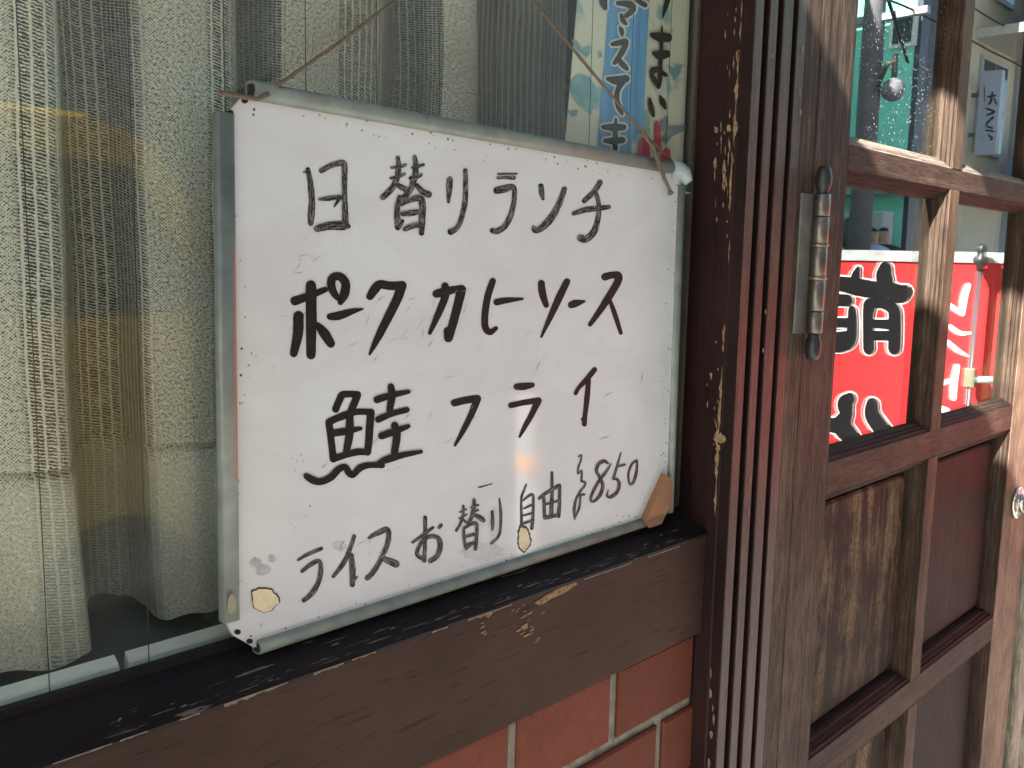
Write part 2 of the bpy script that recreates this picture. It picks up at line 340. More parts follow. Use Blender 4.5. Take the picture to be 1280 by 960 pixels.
# --------------------------------- brush stroke helper
def smooth_pts(pts, n=6):
    if len(pts) < 3:
        (a, b) = pts; return [tuple(a[k] + (b[k] - a[k]) * i / 8 for k in range(3)) for i in range(9)]
    P = [pts[0]] + list(pts) + [pts[-1]]; out = []
    for i in range(1, len(P) - 2):
        for j in range(n):
            s = j / n; q = []
            for k in range(3):
                a, b, c, d = P[i - 1][k], P[i][k], P[i + 1][k], P[i + 2][k]
                q.append(0.5 * (2 * b + (c - a) * s + (2 * a - 5 * b + 4 * c - d) * s * s + (3 * b - 3 * c + d - a) * s ** 3))
            out.append(tuple(q))
    out.append(tuple(pts[-1])); return out
def strokes_mesh(name, strokes, place, mat, parent, grow=0.0, ragged=0.0, lift0=0.0, fat=1.0):
    """strokes: lists of (x, y, width); place(x, y, lift) -> 3D point. One mesh of flat ribbons with rounded ends."""
    bm = bmesh.new(); uvl = bm.loops.layers.uv.new('UVMap')
    for si, st in enumerate(strokes):
        lift = lift0 + si * 0.00003; pts = smooth_pts(st); ln = 0.0; L = []; Rr = []; uvs = []
        for i, p in enumerate(pts):
            a = pts[max(i - 1, 0)]; b = pts[min(i + 1, len(pts) - 1)]
            dx, dy = b[0] - a[0], b[1] - a[1]; d = math.hypot(dx, dy) or 1e-6; nx, ny = -dy / d, dx / d
            if i: ln += math.hypot(p[0] - pts[i - 1][0], p[1] - pts[i - 1][1])
            w = max(p[2], 0.3) / 2 * fat + grow
            wl_, wr_ = (w * (1 + ragged * random.uniform(-1, 1)) for _ in range(2))
            L.append((p[0] + nx * wl_, p[1] + ny * wl_)); Rr.append((p[0] - nx * wr_, p[1] - ny * wr_)); uvs.append(ln)
        def capv(p, q, w):                       # round end
            dx, dy = p[0] - q[0], p[1] - q[1]; a0 = math.atan2(dy, dx)
            return [(p[0] + math.cos(a0 + t_) * w * (1 + ragged * random.uniform(-1, 1)), p[1] + math.sin(a0 + t_) * w) for t_ in (-1.05, -0.52, 0, 0.52, 1.05)]
        vl = [bm.verts.new(place(x, y, lift)) for x, y in L]; vr = [bm.verts.new(place(x, y, lift)) for x, y in Rr]
        seed = random.uniform(0, 50)
        for i in range(len(pts) - 1):
            f = bm.faces.new((vl[i], vr[i], vr[i + 1], vl[i + 1]))
            for lp, (u, v_) in zip(f.loops, ((0, uvs[i]), (1, uvs[i]), (1, uvs[i + 1]), (0, uvs[i + 1]))): lp[uvl].uv = (u + seed, v_ * 0.15 + seed)
        for end, (e, q) in enumerate(((pts[0], pts[1]), (pts[-1], pts[-2]))):
            c = capv(e, q, max(e[2], 0.3) / 2 * fat + grow); vs = [bm.verts.new(place(x, y, lift)) for x, y in c]
            side = (vl[0], vr[0]) if end == 0 else (vr[-1], vl[-1])
            f = bm.faces.new((side[1],) + tuple(vs[::-1]) + (side[0],)) if False else bm.faces.new((side[0],) + tuple(vs) + (side[1],))
            for lp in f.loops: lp[uvl].uv = (0.5 + seed, (0 if end == 0 else ln) * 0.15 + seed)
    me = bpy.data.meshes.new(name); bm.to_mesh(me); bm.free()
    return link_mesh(name, me, mat, parent)
def conv(strokes, ox, oy, s): return [[(ox + x * s, oy + y * s, w * s) for x, y, w in st] for st in strokes]
def jag(cx, cy, w, h, n=11, r=0.35): return [(cx + math.cos(a) * w * random.uniform(1 - r, 1 + r), cy + math.sin(a) * h * random.uniform(1 - r, 1 + r)) for a in [2 * math.pi * i / n for i in range(n)]]
def flat(name, polys, place, mat, parent, lift=0.0003):
    bm = bmesh.new()
    for i, p in enumerate(polys):
        try: bm.faces.new([bm.verts.new(place(x, y, lift + i * 0.000004)) for x, y in p])
        except ValueError: pass
    me = bpy.data.meshes.new(name); bm.to_mesh(me); bm.free(); return link_mesh(name, me, mat, parent)

# ================================================================== SETTING
YF = -0.054          # face of door frame and door
XJ = 0.683           # side of the window opening
asph = plain('asphalt', (0.055, 0.055, 0.057), 0.85, 0.3, 30, bump=0.4)
pave = plain('paving', (0.30, 0.29, 0.27), 0.85, 0.2, 12, bump=0.3)
tag(box('ground', -150, 150, -150, 150, -0.40, -0.13, plain('ground', (0.14, 0.13, 0.12), 0.9)), kind='structure')
tag(box('road', -60, 60, -4.6, -1.55, -0.2, -0.12, asph), kind='structure')
tag(box('pavement', -60, 60, -1.55, 0.30, -0.2, 0.0, pave, bev=0.01), kind='structure')
tag(box('pavement', -60, 60, -5.6, -4.6, -0.2, 0.0, pave, bev=0.01), kind='structure')
bm = bmesh.new()
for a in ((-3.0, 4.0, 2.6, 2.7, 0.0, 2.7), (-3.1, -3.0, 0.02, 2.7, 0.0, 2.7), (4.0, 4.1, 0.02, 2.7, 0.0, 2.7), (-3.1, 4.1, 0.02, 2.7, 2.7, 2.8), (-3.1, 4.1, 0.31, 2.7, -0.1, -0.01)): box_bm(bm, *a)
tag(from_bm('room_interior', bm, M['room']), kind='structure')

# --------------------------------- shop front: wall, brickwork, sill, window
shop = empty('restaurant_facade', (-0.6, 0, 0), 'old restaurant shop front with brick dado, brown sill rail and curtained window', 'shop front')
plaster = plain('plaster', (0.42, 0.38, 0.31), 0.9, 0.15, 8, bump=0.3)
box('wall', -3.1, -0.80, -0.03, 0.20, 0, 3.6, plaster, shop)
box('wall', -0.80, 4.1, -0.03, 0.20, 2.12, 3.6, plaster, shop)
box('wall', 1.90, 4.1, -0.03, 0.20, 0, 2.12, plaster, shop)
bw = box('brick_wall', -0.80, XJ, -0.024, 0.16, 0.0, 1.0, M['mortar'], shop)
pitch_x, pitch_z = 0.118, 0.070
def brick_mesh(x0, x1):
    bm = bmesh.new(); w = (x1 - x0) / 2; h = 0.030; c = 0.0022
    fr = [bm.verts.new(p) for p in ((-w + c, -0.0038, -h + c), (w - c, -0.0038, -h + c), (w - c, -0.0038, h - c), (-w + c, -0.0038, h - c))]
    md = [bm.verts.new(p) for p in ((-w, -0.0022, -h), (w, -0.0022, -h), (w, -0.0022, h), (-w, -0.0022, h))]
    bk = [bm.verts.new(p) for p in ((-w, 0.004, -h), (w, 0.004, -h), (w, 0.004, h), (-w, 0.004, h))]
    bm.faces.new(fr)
    for a, b in ((fr, md), (md, bk)):
        for i in range(4): bm.faces.new((a[i], b[i], b[(i + 1) % 4], a[(i + 1) % 4]))
    me = bpy.data.meshes.new('brick'); bmesh.ops.recalc_face_normals(bm, faces=bm.faces[:]); bm.to_mesh(me); bm.free(); me.materials.append(M['brick']); return me
full = brick_mesh(0, 0.108)
for r in range(13):
    zc = 0.942 - r * pitch_z
    joints = [0.5675 - (0 if r % 2 == 0 else 0.0 - 0.066) + k * pitch_x for k in range(-12, 3)]
    for j0 in joints:
        a, b = j0 + 0.005, min(j0 + pitch_x - 0.005, XJ + 0.002)
        if b - a < 0.02 or a < -0.79: continue
        me = full if abs((b - a) - 0.108) < 1e-4 else brick_mesh(a, b)
        o = link_mesh('brick', me, M['brick'], None)
        o.location = ((a + b) / 2, -0.024 + random.uniform(-0.0008, 0.0006), zc + random.uniform(-0.0008, 0.0008)); o.rotation_euler = (random.uniform(-.006, .006), random.uniform(-.004, .004), random.uniform(-.006, .006))
        loc = o.location.copy(); adopt(o, bw)
# sill rail (front board) and sloping sill with its bead
rail = box('sill_rail', -0.80, XJ, -0.034, 0.0, 0.974, 1.0655, M['rail_paint'], shop, bev=0.0016)
bm = bmesh.new()
prism_bm(bm, [(-0.80, -0.0352, 1.0640), (-0.80, -0.0354, 1.0662), (-0.80, -0.0335, 1.0676), (-0.80, -0.0135, 1.0765), (-0.80, -0.0125, 1.0748), (-0.80, -0.0115, 1.0768), (-0.80, -0.004, 1.080), (-0.80, -0.004, 1.0662), (-0.80, -0.0338, 1.0662), (-0.80, -0.0338, 1.0640)], (XJ + 0.80, 0, 0))
sill = from_bm('sill', bm, M['sill_paint'], shop)
box('glazing_bead', -0.80, XJ - 0.001, -0.0038, 0.0015, 1.066, 1.0843, M['bead'], shop)
box('glazing_bead', XJ - 0.0045, XJ - 0.0005, -0.0035, 0.0008, 1.0845, 2.10, M['bead_green'], shop)
# worn spots of the sill rail
pf = lambda x, y, l: onY(x, y, -0.0341 - l)
scars = [[(668, 754), (684, 743), (704, 733), (718, 726), (722, 730), (706, 741), (690, 748), (676, 757)],
         [(605, 768), (612, 763), (616, 766), (610, 773)], [(595, 770), (603, 766), (611, 767), (600, 773)]]
for cx, cy, n_, sx, sy in ((662, 785, 16, 14, 16), (652, 768, 5, 10, 8), (604, 782, 5, 8, 10)):
    for _ in range(n_):
        x, y = random.gauss(cx, sx * .55), random.gauss(cy, sy * .6); w = random.uniform(1.5, 5)
        scars.append([(x - w, y + w * .5), (x, y - w * .15), (x + w, y - w * .65), (x + w * .6, y + w * .1), (x - w * .3, y + w * .6)])
tag(flat('paint_chips', scars, pf, M['scar'], rail, 0.0004), kind='stuff')
edge = []
for x0, x1, w in ((310, 360, 3.5), (392, 430, 3), (280, 318, 5), (225, 250, 2.2), (150, 185, 2), (440, 470, 1.6), (540, 560, 1.6), (585, 640, 2.2), (730, 790, 1.4), (810, 850, 1.2), (66, 140, 2.0)):
    n_ = 9; xs = [x0 + (x1 - x0) * i / (n_ - 1) for i in range(n_)]; ye = lambda x: 951 - 0.3475 * (x - 66) + 4.0
    edge.append([(x, ye(x) - 0.6) for x in xs] + [(x, ye(x) + random.uniform(0.3, 1.0) * w) for x in xs[::-1]])
tag(flat('worn_edge', edge, pf, M['scar_grey'], rail, 0.0016), kind='stuff')

SA, SB = Vector((0, -0.0335, 1.0676)), Vector((0, -0.0135, 1.0765)); SNn = Vector((1, 0, 0)).cross(SB - SA).normalized()
if SNn.z < 0: SNn = -SNn
psl = lambda x, y, l: hit(x, y, SA + SNn * (0.0001 + l), SNn)
sl_a, sl_b = [], []
random.seed(21)
for _ in range(95):
    x = random.uniform(120, 860); yf = 951 - 0.3475 * (x - 66); depth_px = 46 - x * 0.028
    y = yf - 3 - depth_px * abs(random.gauss(0, 0.42)) * 0.8
    if yf - y > depth_px * 0.86: continue
    L_ = random.choice((random.uniform(4, 12), random.uniform(10, 34))); w = random.uniform(.5, 1.5) * (1.5 if L_ < 12 else 1.0)
    n_ = 7; up = [(x + L_ * i / (n_ - 1), y - 0.345 * L_ * i / (n_ - 1) - w * random.uniform(.2, 1) * math.sin(math.pi * i / (n_ - 1))) for i in range(n_)]; dn = [(x + L_ * i / (n_ - 1), y - 0.345 * L_ * i / (n_ - 1) + w * random.uniform(.1, .8) * math.sin(math.pi * i / (n_ - 1)) + .15) for i in range(n_)]
    (sl_a if random.random() < .35 else sl_b).append(up + dn[::-1])
tag(flat('worn_slivers', sl_a, psl, M['scar_grey'], sill, 0.0001), kind='stuff')
tag(flat('worn_slivers', sl_b, psl, plain('worn_sill_grey', (0.060, 0.050, 0.052), 0.7, 0.4, 200), sill, 0.0001), kind='stuff')
win = empty('shop_window', (0.0, 0.0, 1.08), 'wired glass shop window with vertical wires behind the menu board', 'window')
box('glass_pane', -0.80, XJ - 0.002, 0.0, 0.005, 1.078, 2.11, M['glass'], win)
for k in range(-16, 11):
    x = 0.148 + 0.05 * k + random.uniform(-.0006, .0006)
    if -0.79 < x < 0.68: tube('glass_wire', [(x, 0.0025, 1.079), (x + 0.0003, 0.0025, 1.5), (x - 0.0004, 0.0025, 2.10)], 0.00027, M['wire'], win, 6, cap=False)
for a, b in ((-0.79, -0.30), (-0.296, 0.1835), (0.1885, 0.676)):
    tl = prism('ledge_tile', [(a, .0062, 1.070), (a, .0062, 1.0845), (a, .0128, 1.0845), (a, .0128, 1.070)], (b - a, 0, 0), M['tile_edge'], win)
    prism('tile_top', [(a + .0004, .0064, 1.0847), (a + .0004, .0068, 1.0862), (a + .0004, .0120, 1.0892), (a + .0004, .0126, 1.0847)], (b - a - .0008, 0, 0), M['tile'], tl)
tag(box('display_shelf', -0.79, 0.676, 0.0130, 0.30, 1.04, 1.0740, M['shelf'], bev=0.001), 'dark grey display shelf behind the window glass under the curtain', 'shelf')

# --------------------------------- curtain
ctl = [(-420, 0.060, 0), (-330, 0.040, 0), (-250, 0.034, 1), (-205, 0.036, 1), (-203, 0.060, 1), (-190, 0.093, 1), (-140, 0.091, 1), (-110, 0.050, 0), (-70, 0.040, 0), (-20, 0.032, 0), (8, 0.029, 0.15), (12, 0.029, 1), (40, 0.028, 0.9), (58, 0.029, 0.8), (65.5, 0.032, 0.4), (66.5, 0.048, 0.6), (66, 0.076, 1),
       (72, 0.105, 1), (95, 0.112, 1), (130, 0.103, 1), (152, 0.076, 1), (164, 0.057, 0.9), (178, 0.050, 0.4), (184, 0.049, 0), (225, 0.045, 0), (256, 0.046, 0), (261, 0.046, 1), (278, 0.047, 1), (283, 0.048, 0.5), (290, 0.051, 0.3), (291.5, 0.062, 0.6), (292, 0.100, 1),
       (300, 0.117, 1), (318, 0.100, 1), (340, 0.076, 1), (352, 0.062, 1), (358, 0.060, 0), (395, 0.055, 0), (420, 0.056, 0), (426, 0.057, 1), (455, 0.060, 1), (476, 0.067, 0.9), (480, 0.100, 1),
       (492, 0.120, 1), (520, 0.105, 1), (544, 0.076, 1), (553, 0.062, 0.9), (557, 0.060, 0), (580, 0.057, 0), (594, 0.058, 0), (597, 0.061, 0.1), (597.5, 0.096, 0.6), (598, 0.120, 1), (620, 0.124, 1), (660, 0.117, 1), (690, 0.112, 1), (708, 0.115, 0.8), (711, 0.120, 0.1)]
fine = []
for i in range(len(ctl) - 1):
    a, b = ctl[i], ctl[i + 1]
    xa, xb = onY(a[0], 0, a[1]).x, onY(b[0], 0, b[1]).x
    n_ = max(2, int(math.hypot(xb - xa, b[1] - a[1]) / 0.0022))
    for j in range(n_):
        s = j / n_; fine.append((xa + (xb - xa) * s, a[1] + (b[1] - a[1]) * s, a[2] + (b[2] - a[2]) * s))
for _ in range(3):       # soften the folds
    fine = [fine[0]] + [((fine[i - 1][0] + 2 * fine[i][0] + fine[i + 1][0]) / 4, (fine[i - 1][1] + 2 * fine[i][1] + fine[i + 1][1]) / 4, fine[i][2]) for i in range(1, len(fine) - 1)] + [fine[-1]]
ulen = [0.0]
for i in range(1, len(fine)): ulen.append(ulen[-1] + math.hypot(fine[i][0] - fine[i - 1][0], fine[i][1] - fine[i - 1][1]))
ZH = 1.1885
zs = [1.0880 + (ZH - 0.004 - 1.0880) * k / 18 for k in range(19)] + [ZH - 0.0018, ZH, ZH + 0.002] + [ZH + 0.006 + (2.08 - ZH - 0.006) * k / 60 for k in range(61)]
me = bpy.data.meshes.new('curtain'); vs = []; at_o = []; at_h = []; uvv = []
for z in zs:
    below = max(0.0, min(1.0, (ZH - z) / 0.006)); low = max(0.0, ZH - z) / 0.11
    for i, (x, y, o_) in enumerate(fine):
        yy = y + 0.0012 * math.sin(z * 21 + x * 40) + 0.0008 * math.sin(z * 60 + x * 13); xx = x + 0.0012 * math.sin(z * 9 + ulen[i] * 30)
        if z < ZH + 0.001: yy -= 0.0022 * below + 0.004 * low * (1 if y < 0.06 else 0.2); xx += 0.004 * low * math.exp(-((x - 0.175) / 0.02) ** 2)
        if abs(z - ZH) < 1e-6: yy += 0.0022
        zz = z + (0.0015 * math.sin(x * 190) + 0.0012 * math.sin(x * 71) if z == zs[0] else 0) + (0.0015 * math.sin(x * 60) + 0.004 * (0.23 - x) if abs(z - ZH) < 0.005 else 0)
        vs.append((xx, max(yy, 0.0235), zz)); at_o.append(o_); at_h.append(below); uvv.append((ulen[i] * 1000, z * 1000))
nx_ = len(fine); fs = [(r * nx_ + c, r * nx_ + c + 1, (r + 1) * nx_ + c + 1, (r + 1) * nx_ + c) for r in range(len(zs) - 1) for c in range(nx_ - 1)]
me.from_pydata(vs, [], fs)
a = me.attributes.new('open', 'FLOAT', 'POINT'); a.data.foreach_set('value', at_o)
a = me.attributes.new('hem', 'FLOAT', 'POINT'); a.data.foreach_set('value', at_h)
ul = me.uv_layers.new(name='UVMap')
for lp in me.loops: ul.data[lp.index].uv = uvv[lp.vertex_index]
cur = link_mesh('curtain', me, M['curtain'], None, True)
tag(cur, 'pale grey openwork lace curtain with deep hem hanging behind the window glass', 'curtain')

# --------------------------------- poster inside the window
YP = 0.0085
pos = empty('drink_poster', onY(790, 200, YP), 'watercolour poster with blue band and brush lettering behind the glass beside the lace curtain', 'poster')
pl = lambda x, y, l: onY(x, y, YP - l)
pts = [onY(x, y, YP) for x, y in ((722, 0), (700, 260), (853, 290), (860, 130), (866, 0), (868, -140), (735, -140))]
prism('paper', pts, (0, 0.0006, 0), M['poster'], pos)
K = .140625
flat('blue_band', [[(700 + x * K, 90 + y * K) for x, y in ((445, -860), (800, -860), (795, -640), (765, -60), (752, 250), (735, 480), (640, 640), (632, 900), (318, 900), (338, 600), (352, 400), (372, 150), (395, -80), (425, -500), (440, -640))]], pl, M['blue_print'], pos, 0.0006)
black = conv([[(390, -40, 70), (385, 20, 70), (400, 70, 46)], [(515, 28, 40), (620, 40, 66), (648, 85, 56), (590, 140, 46)], [(545, 135, 34), (560, 180, 46), (585, 210, 34)], [(690, 5, 44), (755, 45, 46)],
              [(535, 245, 26), (548, 275, 46), (553, 312, 26)], [(468, 392, 40), (540, 378, 54), (588, 370, 46), (560, 450, 52), (500, 540, 44), (485, 560, 36)], [(520, 530, 44), (560, 575, 54), (595, 612, 36)],
              [(425, 700, 36), (500, 715, 80), (585, 700, 70)], [(560, 720, 60), (515, 800, 46), (505, 880, 46), (525, 960, 46), (553, 1010, 30)],
              [(497, 1055, 20), (492, 1150, 46), (490, 1340, 46)], [(385, 1128, 40), (470, 1132, 68), (565, 1130, 54)], [(403, 1250, 40), (470, 1252, 60), (555, 1245, 56)]], 700, 0, K)
strokes_mesh('lettering_outline', black, pl, M['white_print'], pos, grow=2.4, lift0=0.0009)
for gname, sub in (('brush_character', black[:4]), ('brush_character', black[4:7]), ('brush_character', black[7:9]), ('brush_character', black[9:])):
    strokes_mesh(gname, sub, pl, M['black_print'], pos, lift0=0.0015, ragged=0.05)
mai = [conv([[(965, -60, 40), (955, 10, 44), (935, 80, 36), (912, 160, 8)]], 700, 0, K),
       conv([[(908, 230, 12), (905, 320, 30), (900, 480, 36), (890, 640, 40)], [(820, 310, 46), (890, 330, 88), (960, 335, 80)], [(835, 475, 40), (890, 490, 88), (950, 480, 70)], [(895, 615, 40), (835, 625, 60), (818, 665, 44), (855, 740, 50), (880, 780, 24), (890, 700, 40), (892, 640, 40), (942, 668, 36)]], 700, 0, K),
       conv([[(797, 235, 20), (812, 310, 50), (832, 390, 28)], [(890, 215, 20), (915, 270, 56), (938, 322, 26)]], 700, 90, K)]
for sub in mai: strokes_mesh('brush_character', sub, pl, M['black_print'], pos, lift0=0.0015, ragged=0.05)
strokes_mesh('pink_drawing', conv([[(862, 455, 40), (868, 560, 56), (875, 690, 50)], [(742, 620, 80), (745, 690, 108), (745, 760, 110)], [(950, 700, 60), (940, 750, 90), (930, 800, 110)]], 700, 90, K), pl, M['pink_print'], pos, lift0=0.0012)
bl = plain('blue_wash', (0.20, 0.40, 0.46), 0.55, 0.3, 60)
flat('blue_wash', [[(700 + x * K, 90 + y * K) for x, y in q] for q in (
    [(100, 80), (170, 20), (260, 40), (330, 150), (345, 260), (300, 310), (270, 390), (220, 330), (150, 280), (95, 180)], [(60, 340), (160, 335), (150, 390), (100, 400)],
    [(100, -290), (150, -280), (200, -200), (270, -240), (275, -170), (230, -130), (150, -200)], [(950, -70), (1010, -30), (1085, -65), (1070, 10), (1010, 80), (985, 10)], [(340, -180), (372, -180), (372, -130), (345, -130)])], pl, bl, pos, 0.0009)
flat('grey_wash', [[(700 + x * K, 90 + y * K) for x, y in q] for q in ([(960, 480), (1120, 470), (1100, 520), (1000, 570), (940, 640), (900, 600), (930, 540)], [(890, 440), (960, 380), (965, 480), (900, 540)])], pl, plain('grey_wash', (0.22, 0.30, 0.38), 0.55, 0.3, 60), pos, 0.0010)

# --------------------------------- door frame with grooves
fr = empty('door_frame', (XJ, -0.02, 0), 'dark maroon wooden door frame with vertical grooves and peeling paint beside the window', 'door frame')
bm = bmesh.new()          # window side of the post
prism_bm(bm, [(XJ, 0.05, 0), (XJ, -0.0425, 0), (XJ + 0.0012, -0.0440, 0), (XJ + 0.012, -0.0440, 0), (XJ + 0.012, 0.05, 0)], (0, 0, 2.12))
from_bm('window_jamb', bm, M['maroon'], fr)
prof = []
for a, b in ((0.6842, 0.6985), (0.7088, 0.7212), (0.7312, 0.7470), (0.7562, 0.7712)):
    prof.append((a, b))
xs = [(XJ + 0.0125, 0.05)]; g = -0.043
P = [(XJ + 0.0122, -0.02), (0.6842, -0.0445), (0.6842, YF + 0.001)]
for i, (a, b) in enumerate(prof):
    P += [(a + 0.001 if i == 0 else a, YF + (0 if i == 0 else 0.0)), (b - 0.0006, YF), (b, YF + 0.0006)]
    if i < 3: P += [(b + 0.0004, g), (prof[i + 1][0] - 0.0003, g), (prof[i + 1][0], YF + 0.0004)]
P += [(0.7712, 0.03), (XJ + 0.0122, 0.03)]
bm = bmesh.new(); prism_bm(bm, [(x, y, 0.0) for x, y in P], (0, 0, 2.12)); from_bm('grooved_post', bm, M['frame_wood'], fr)
for (a, b) in ((0.6985, 0.7088), (0.7212, 0.7312), (0.7470, 0.7562)):      # painted groove linings
    box('groove_lining', a + 0.0005, b - 0.0001, g - 0.0006, g - 0.0001, 0.0, 2.12, M['maroon_plain'], fr)
    bm = bmesh.new(); prism_bm(bm, [(b - 0.0005, g, 0), (b - 0.0005, YF + 0.0014, 0), (b + 0.0001, YF + 0.0006, 0), (b + 0.0001, g, 0)], (0, 0, 2.12)); from_bm('groove_lining', bm, M['maroon_plain'], fr)
bm = bmesh.new(); prism_bm(bm, [(0.6836, -0.0442, 0), (0.6836, YF + 0.0006, 0), (0.6843, YF - 0.0001, 0), (0.6843, -0.0442, 0)], (0, 0, 2.12)); from_bm('edge_paint', bm, M['maroon_plain'], fr)
box('weathered_post', 0.7714, 0.7990, YF + 0.0002, 0.03, 0, 2.12, M['stile_wood'], fr, bev=0.0006)
box('head_beam', XJ + 0.012, 1.70, YF, 0.05, 2.12, 2.22, M['frame_wood'], fr, bev=0.002)
# right side of the frame
box('jamb_strip', 1.5785, 1.605, -0.046, 0.03, 0, 2.12, M['jamb_yellow'], fr, bev=0.002)
box('jamb_post', 1.606, 1.655, -0.058, 0.03, 0, 2.12, M['jamb_grey'], fr, bev=0.003)
box('jamb_post', 1.659, 1.90, -0.060, 0.03, 0, 2.12, M['jamb_grey'], fr, bev=0.003)
# flaked paint along the arris
pj = lambda x, y, l: onX(x, y, XJ - 0.0002 - l)
chips = []
def arris(y): return 929 - 33 * y / 640.0 if y < 640 else 896 - (y - 640) * 0.055
def strip_chip(y0, y1, dx, w):
    n_ = max(4, int((y1 - y0) / 5)); ys = [y0 + (y1 - y0) * i / n_ for i in range(n_ + 1)]
    a = [(arris(y) + dx - random.uniform(.35, 1.) * w * math.sin(math.pi * (i + .35) / (n_ + .7)), y) for i, y in enumerate(ys)]
    b = [(arris(y) + dx + random.uniform(-.15, .35) * w * math.sin(math.pi * (i + .35) / (n_ + .7)), y) for i, y in enumerate(ys)]
    chips.append(a + b[::-1])
for q in ((0, 22, -1, 1.6), (26, 52, -1, 2.0), (62, 98, -1.5, 2.4), (96, 130, -1.5, 5), (128, 185, -2, 2.6), (196, 262, -3, 3.2), (300, 330, -1, 1.5), (405, 440, -2, 4), (458, 500, -2, 4), (498, 535, -2, 5), (532, 566, -3, 6), (560, 600, -2, 5), (600, 645, -2, 3), (470, 505, -2, 3)): strip_chip(*q)
for _ in range(60):
    y = random.choice((random.gauss(175, 45), random.gauss(210, 40), random.gauss(520, 50), random.gauss(60, 35)))
    if y < 2: continue
    x = arris(y) - abs(random.gauss(0, 11)) - 2; w = random.uniform(.3, 1.1); h = random.uniform(1.5, 6) * (1.4 if y < 260 else 0.8)
    chips.append([(x - w, y - h * .3), (x, y - h), (x + w, y - h * .1), (x + w * .6, y + h * .6), (x - w * .2, y + h), (x - w * .8, y + h * .4)])
for (x, y, w, h) in ((895, 162, 2.2, 5), (911, 160, 2.6, 5), (894, 205, 2, 8), (905, 215, 2, 14), (919, 160, 3, 12), (901, 548, 5, 6), (889, 470, 1.6, 5), (898, 560, 3, 4)): chips.append(jag(x, y, w, h))
lips = []
for p in chips:
    mx_, my_ = sum(q[0] for q in p) / len(p), sum(q[1] for q in p) / len(p)
    lips.append([(q[0] + (0.45 if q[0] > mx_ else -0.45), q[1] + (0.6 if q[1] > my_ else -0.6)) for q in p])
tag(flat('paint_lips', lips, pj, M['hole'], fr, 0.00005), kind='stuff')
tag(flat('peeled_patches', chips, pj, M['scar'], fr, 0.0004), kind='stuff')
pc = lambda x, y, l: onY(x, y, YF - 0.0003 - l)
ch2 = [jag(x, y, w, h) for x, y, w, h in ((1003, 62, 1.6, 4), (1000, 115, 1.2, 5), (1001, 140, 1.4, 4), (966, 70, 1.2, 1.6), (951, 310, .8, 5), (940, 790, .8, 6), (938, 600, 1.2, 8), (936, 640, 1, 5), (957, 390, 1, 3), (954, 438, 1, 3))]
tag(flat('peeled_patches', ch2, pc, M['scar_grey'], fr, 0.0002), kind='stuff')
ch3 = [jag(x, y, w, h) for x, y, w, h in ((888, 866, 1.5, 7), (888.5, 842, 1, 6), (892, 900, 1.5, 6), (889, 918, 2, 5), (886, 955, 1.5, 9), (891, 885, 1, 4))]
tag(flat('peeled_patches', ch3, pj, M['scar_grey'], fr, 0.0005), kind='stuff')

# --------------------------------- door
door = empty('entrance_door', (0.80, -0.03, 0.01), 'weathered brown wooden entrance door with glass panes above raised panels', 'door')
DX0, DX1 = 0.7997, 1.5755
YB = -0.018
box('stile', DX0, 0.8690, YF, YB, 0.012, 2.10, M['stile_wood'], door, bev=0.0012)
box('stile', 1.4560, DX1, YF, YB, 0.012, 2.10, M['right_wood'], door, bev=0.0015)
XA, XB, XC, XD = 0.8692, 1.1400, 1.1705, 1.4558
ZR = [(0.012, 0.16), (0.430, 0.465), (0.748, 0.7850), (1.0720, 1.1060), (1.3945, 1.4187), (1.707, 1.731), (1.96, 2.10)]
for z0, z1 in ZR:
    for a, b in ((XA, XB + 0.0002), (XC - 0.0002, XD)): pass
    box('rail', XA, XD, YF + 0.0004, YB, z0, z1, M['rail_wood'], door, bev=0.0010)
profile = [(0.0, YF + 0.0006), (0.0012, YF + 0.0024), (0.0040, YF + 0.0031), (0.0048, YF + 0.0061), (0.0068, YF + 0.0070), (0.0082, YF + 0.0102), (0.0108, YF + 0.0114), (0.0120, YF + 0.0148), (0.0126, -0.0300), (-0.001, -0.0300)]
def moulding(x0, x1, z0, z1):
    for side in range(4):
        bm = bmesh.new(); A = []; B = []
        for o_, y in profile:
            c = [(x0 + o_, z0 + o_), (x1 - o_, z0 + o_), (x1 - o_, z1 - o_), (x0 + o_, z1 - o_)]
            A.append((c[side][0], y, c[side][1])); B.append((c[(side + 1) % 4][0], y, c[(side + 1) % 4][1]))
        va = [bm.verts.new(p) for p in A]; vb = [bm.verts.new(p) for p in B]
        n_ = len(profile)
        for i in range(n_): bm.faces.new((va[i], va[(i + 1) % n_], vb[(i + 1) % n_], vb[i]))
        bm.faces.new(va); bm.faces.new(vb[::-1])
        from_bm('moulding', bm, M[('sunlit_ledge' if side == 0 and z0 > 1.41 else 'mould_wood_x') if side % 2 == 0 else 'mould_wood_z'], door)
def rounded(x0, x1, z0, z1, r, y):
    P = []
    for cx, cz, a0 in ((x1 - r, z1 - r, 0), (x0 + r, z1 - r, 90), (x0 + r, z0 + r, 180), (x1 - r, z0 + r, 270)):
        for k in range(6): a = math.radians(a0 + k * 18); P.append((cx + r * math.cos(a), y, cz + r * math.sin(a)))
    return P
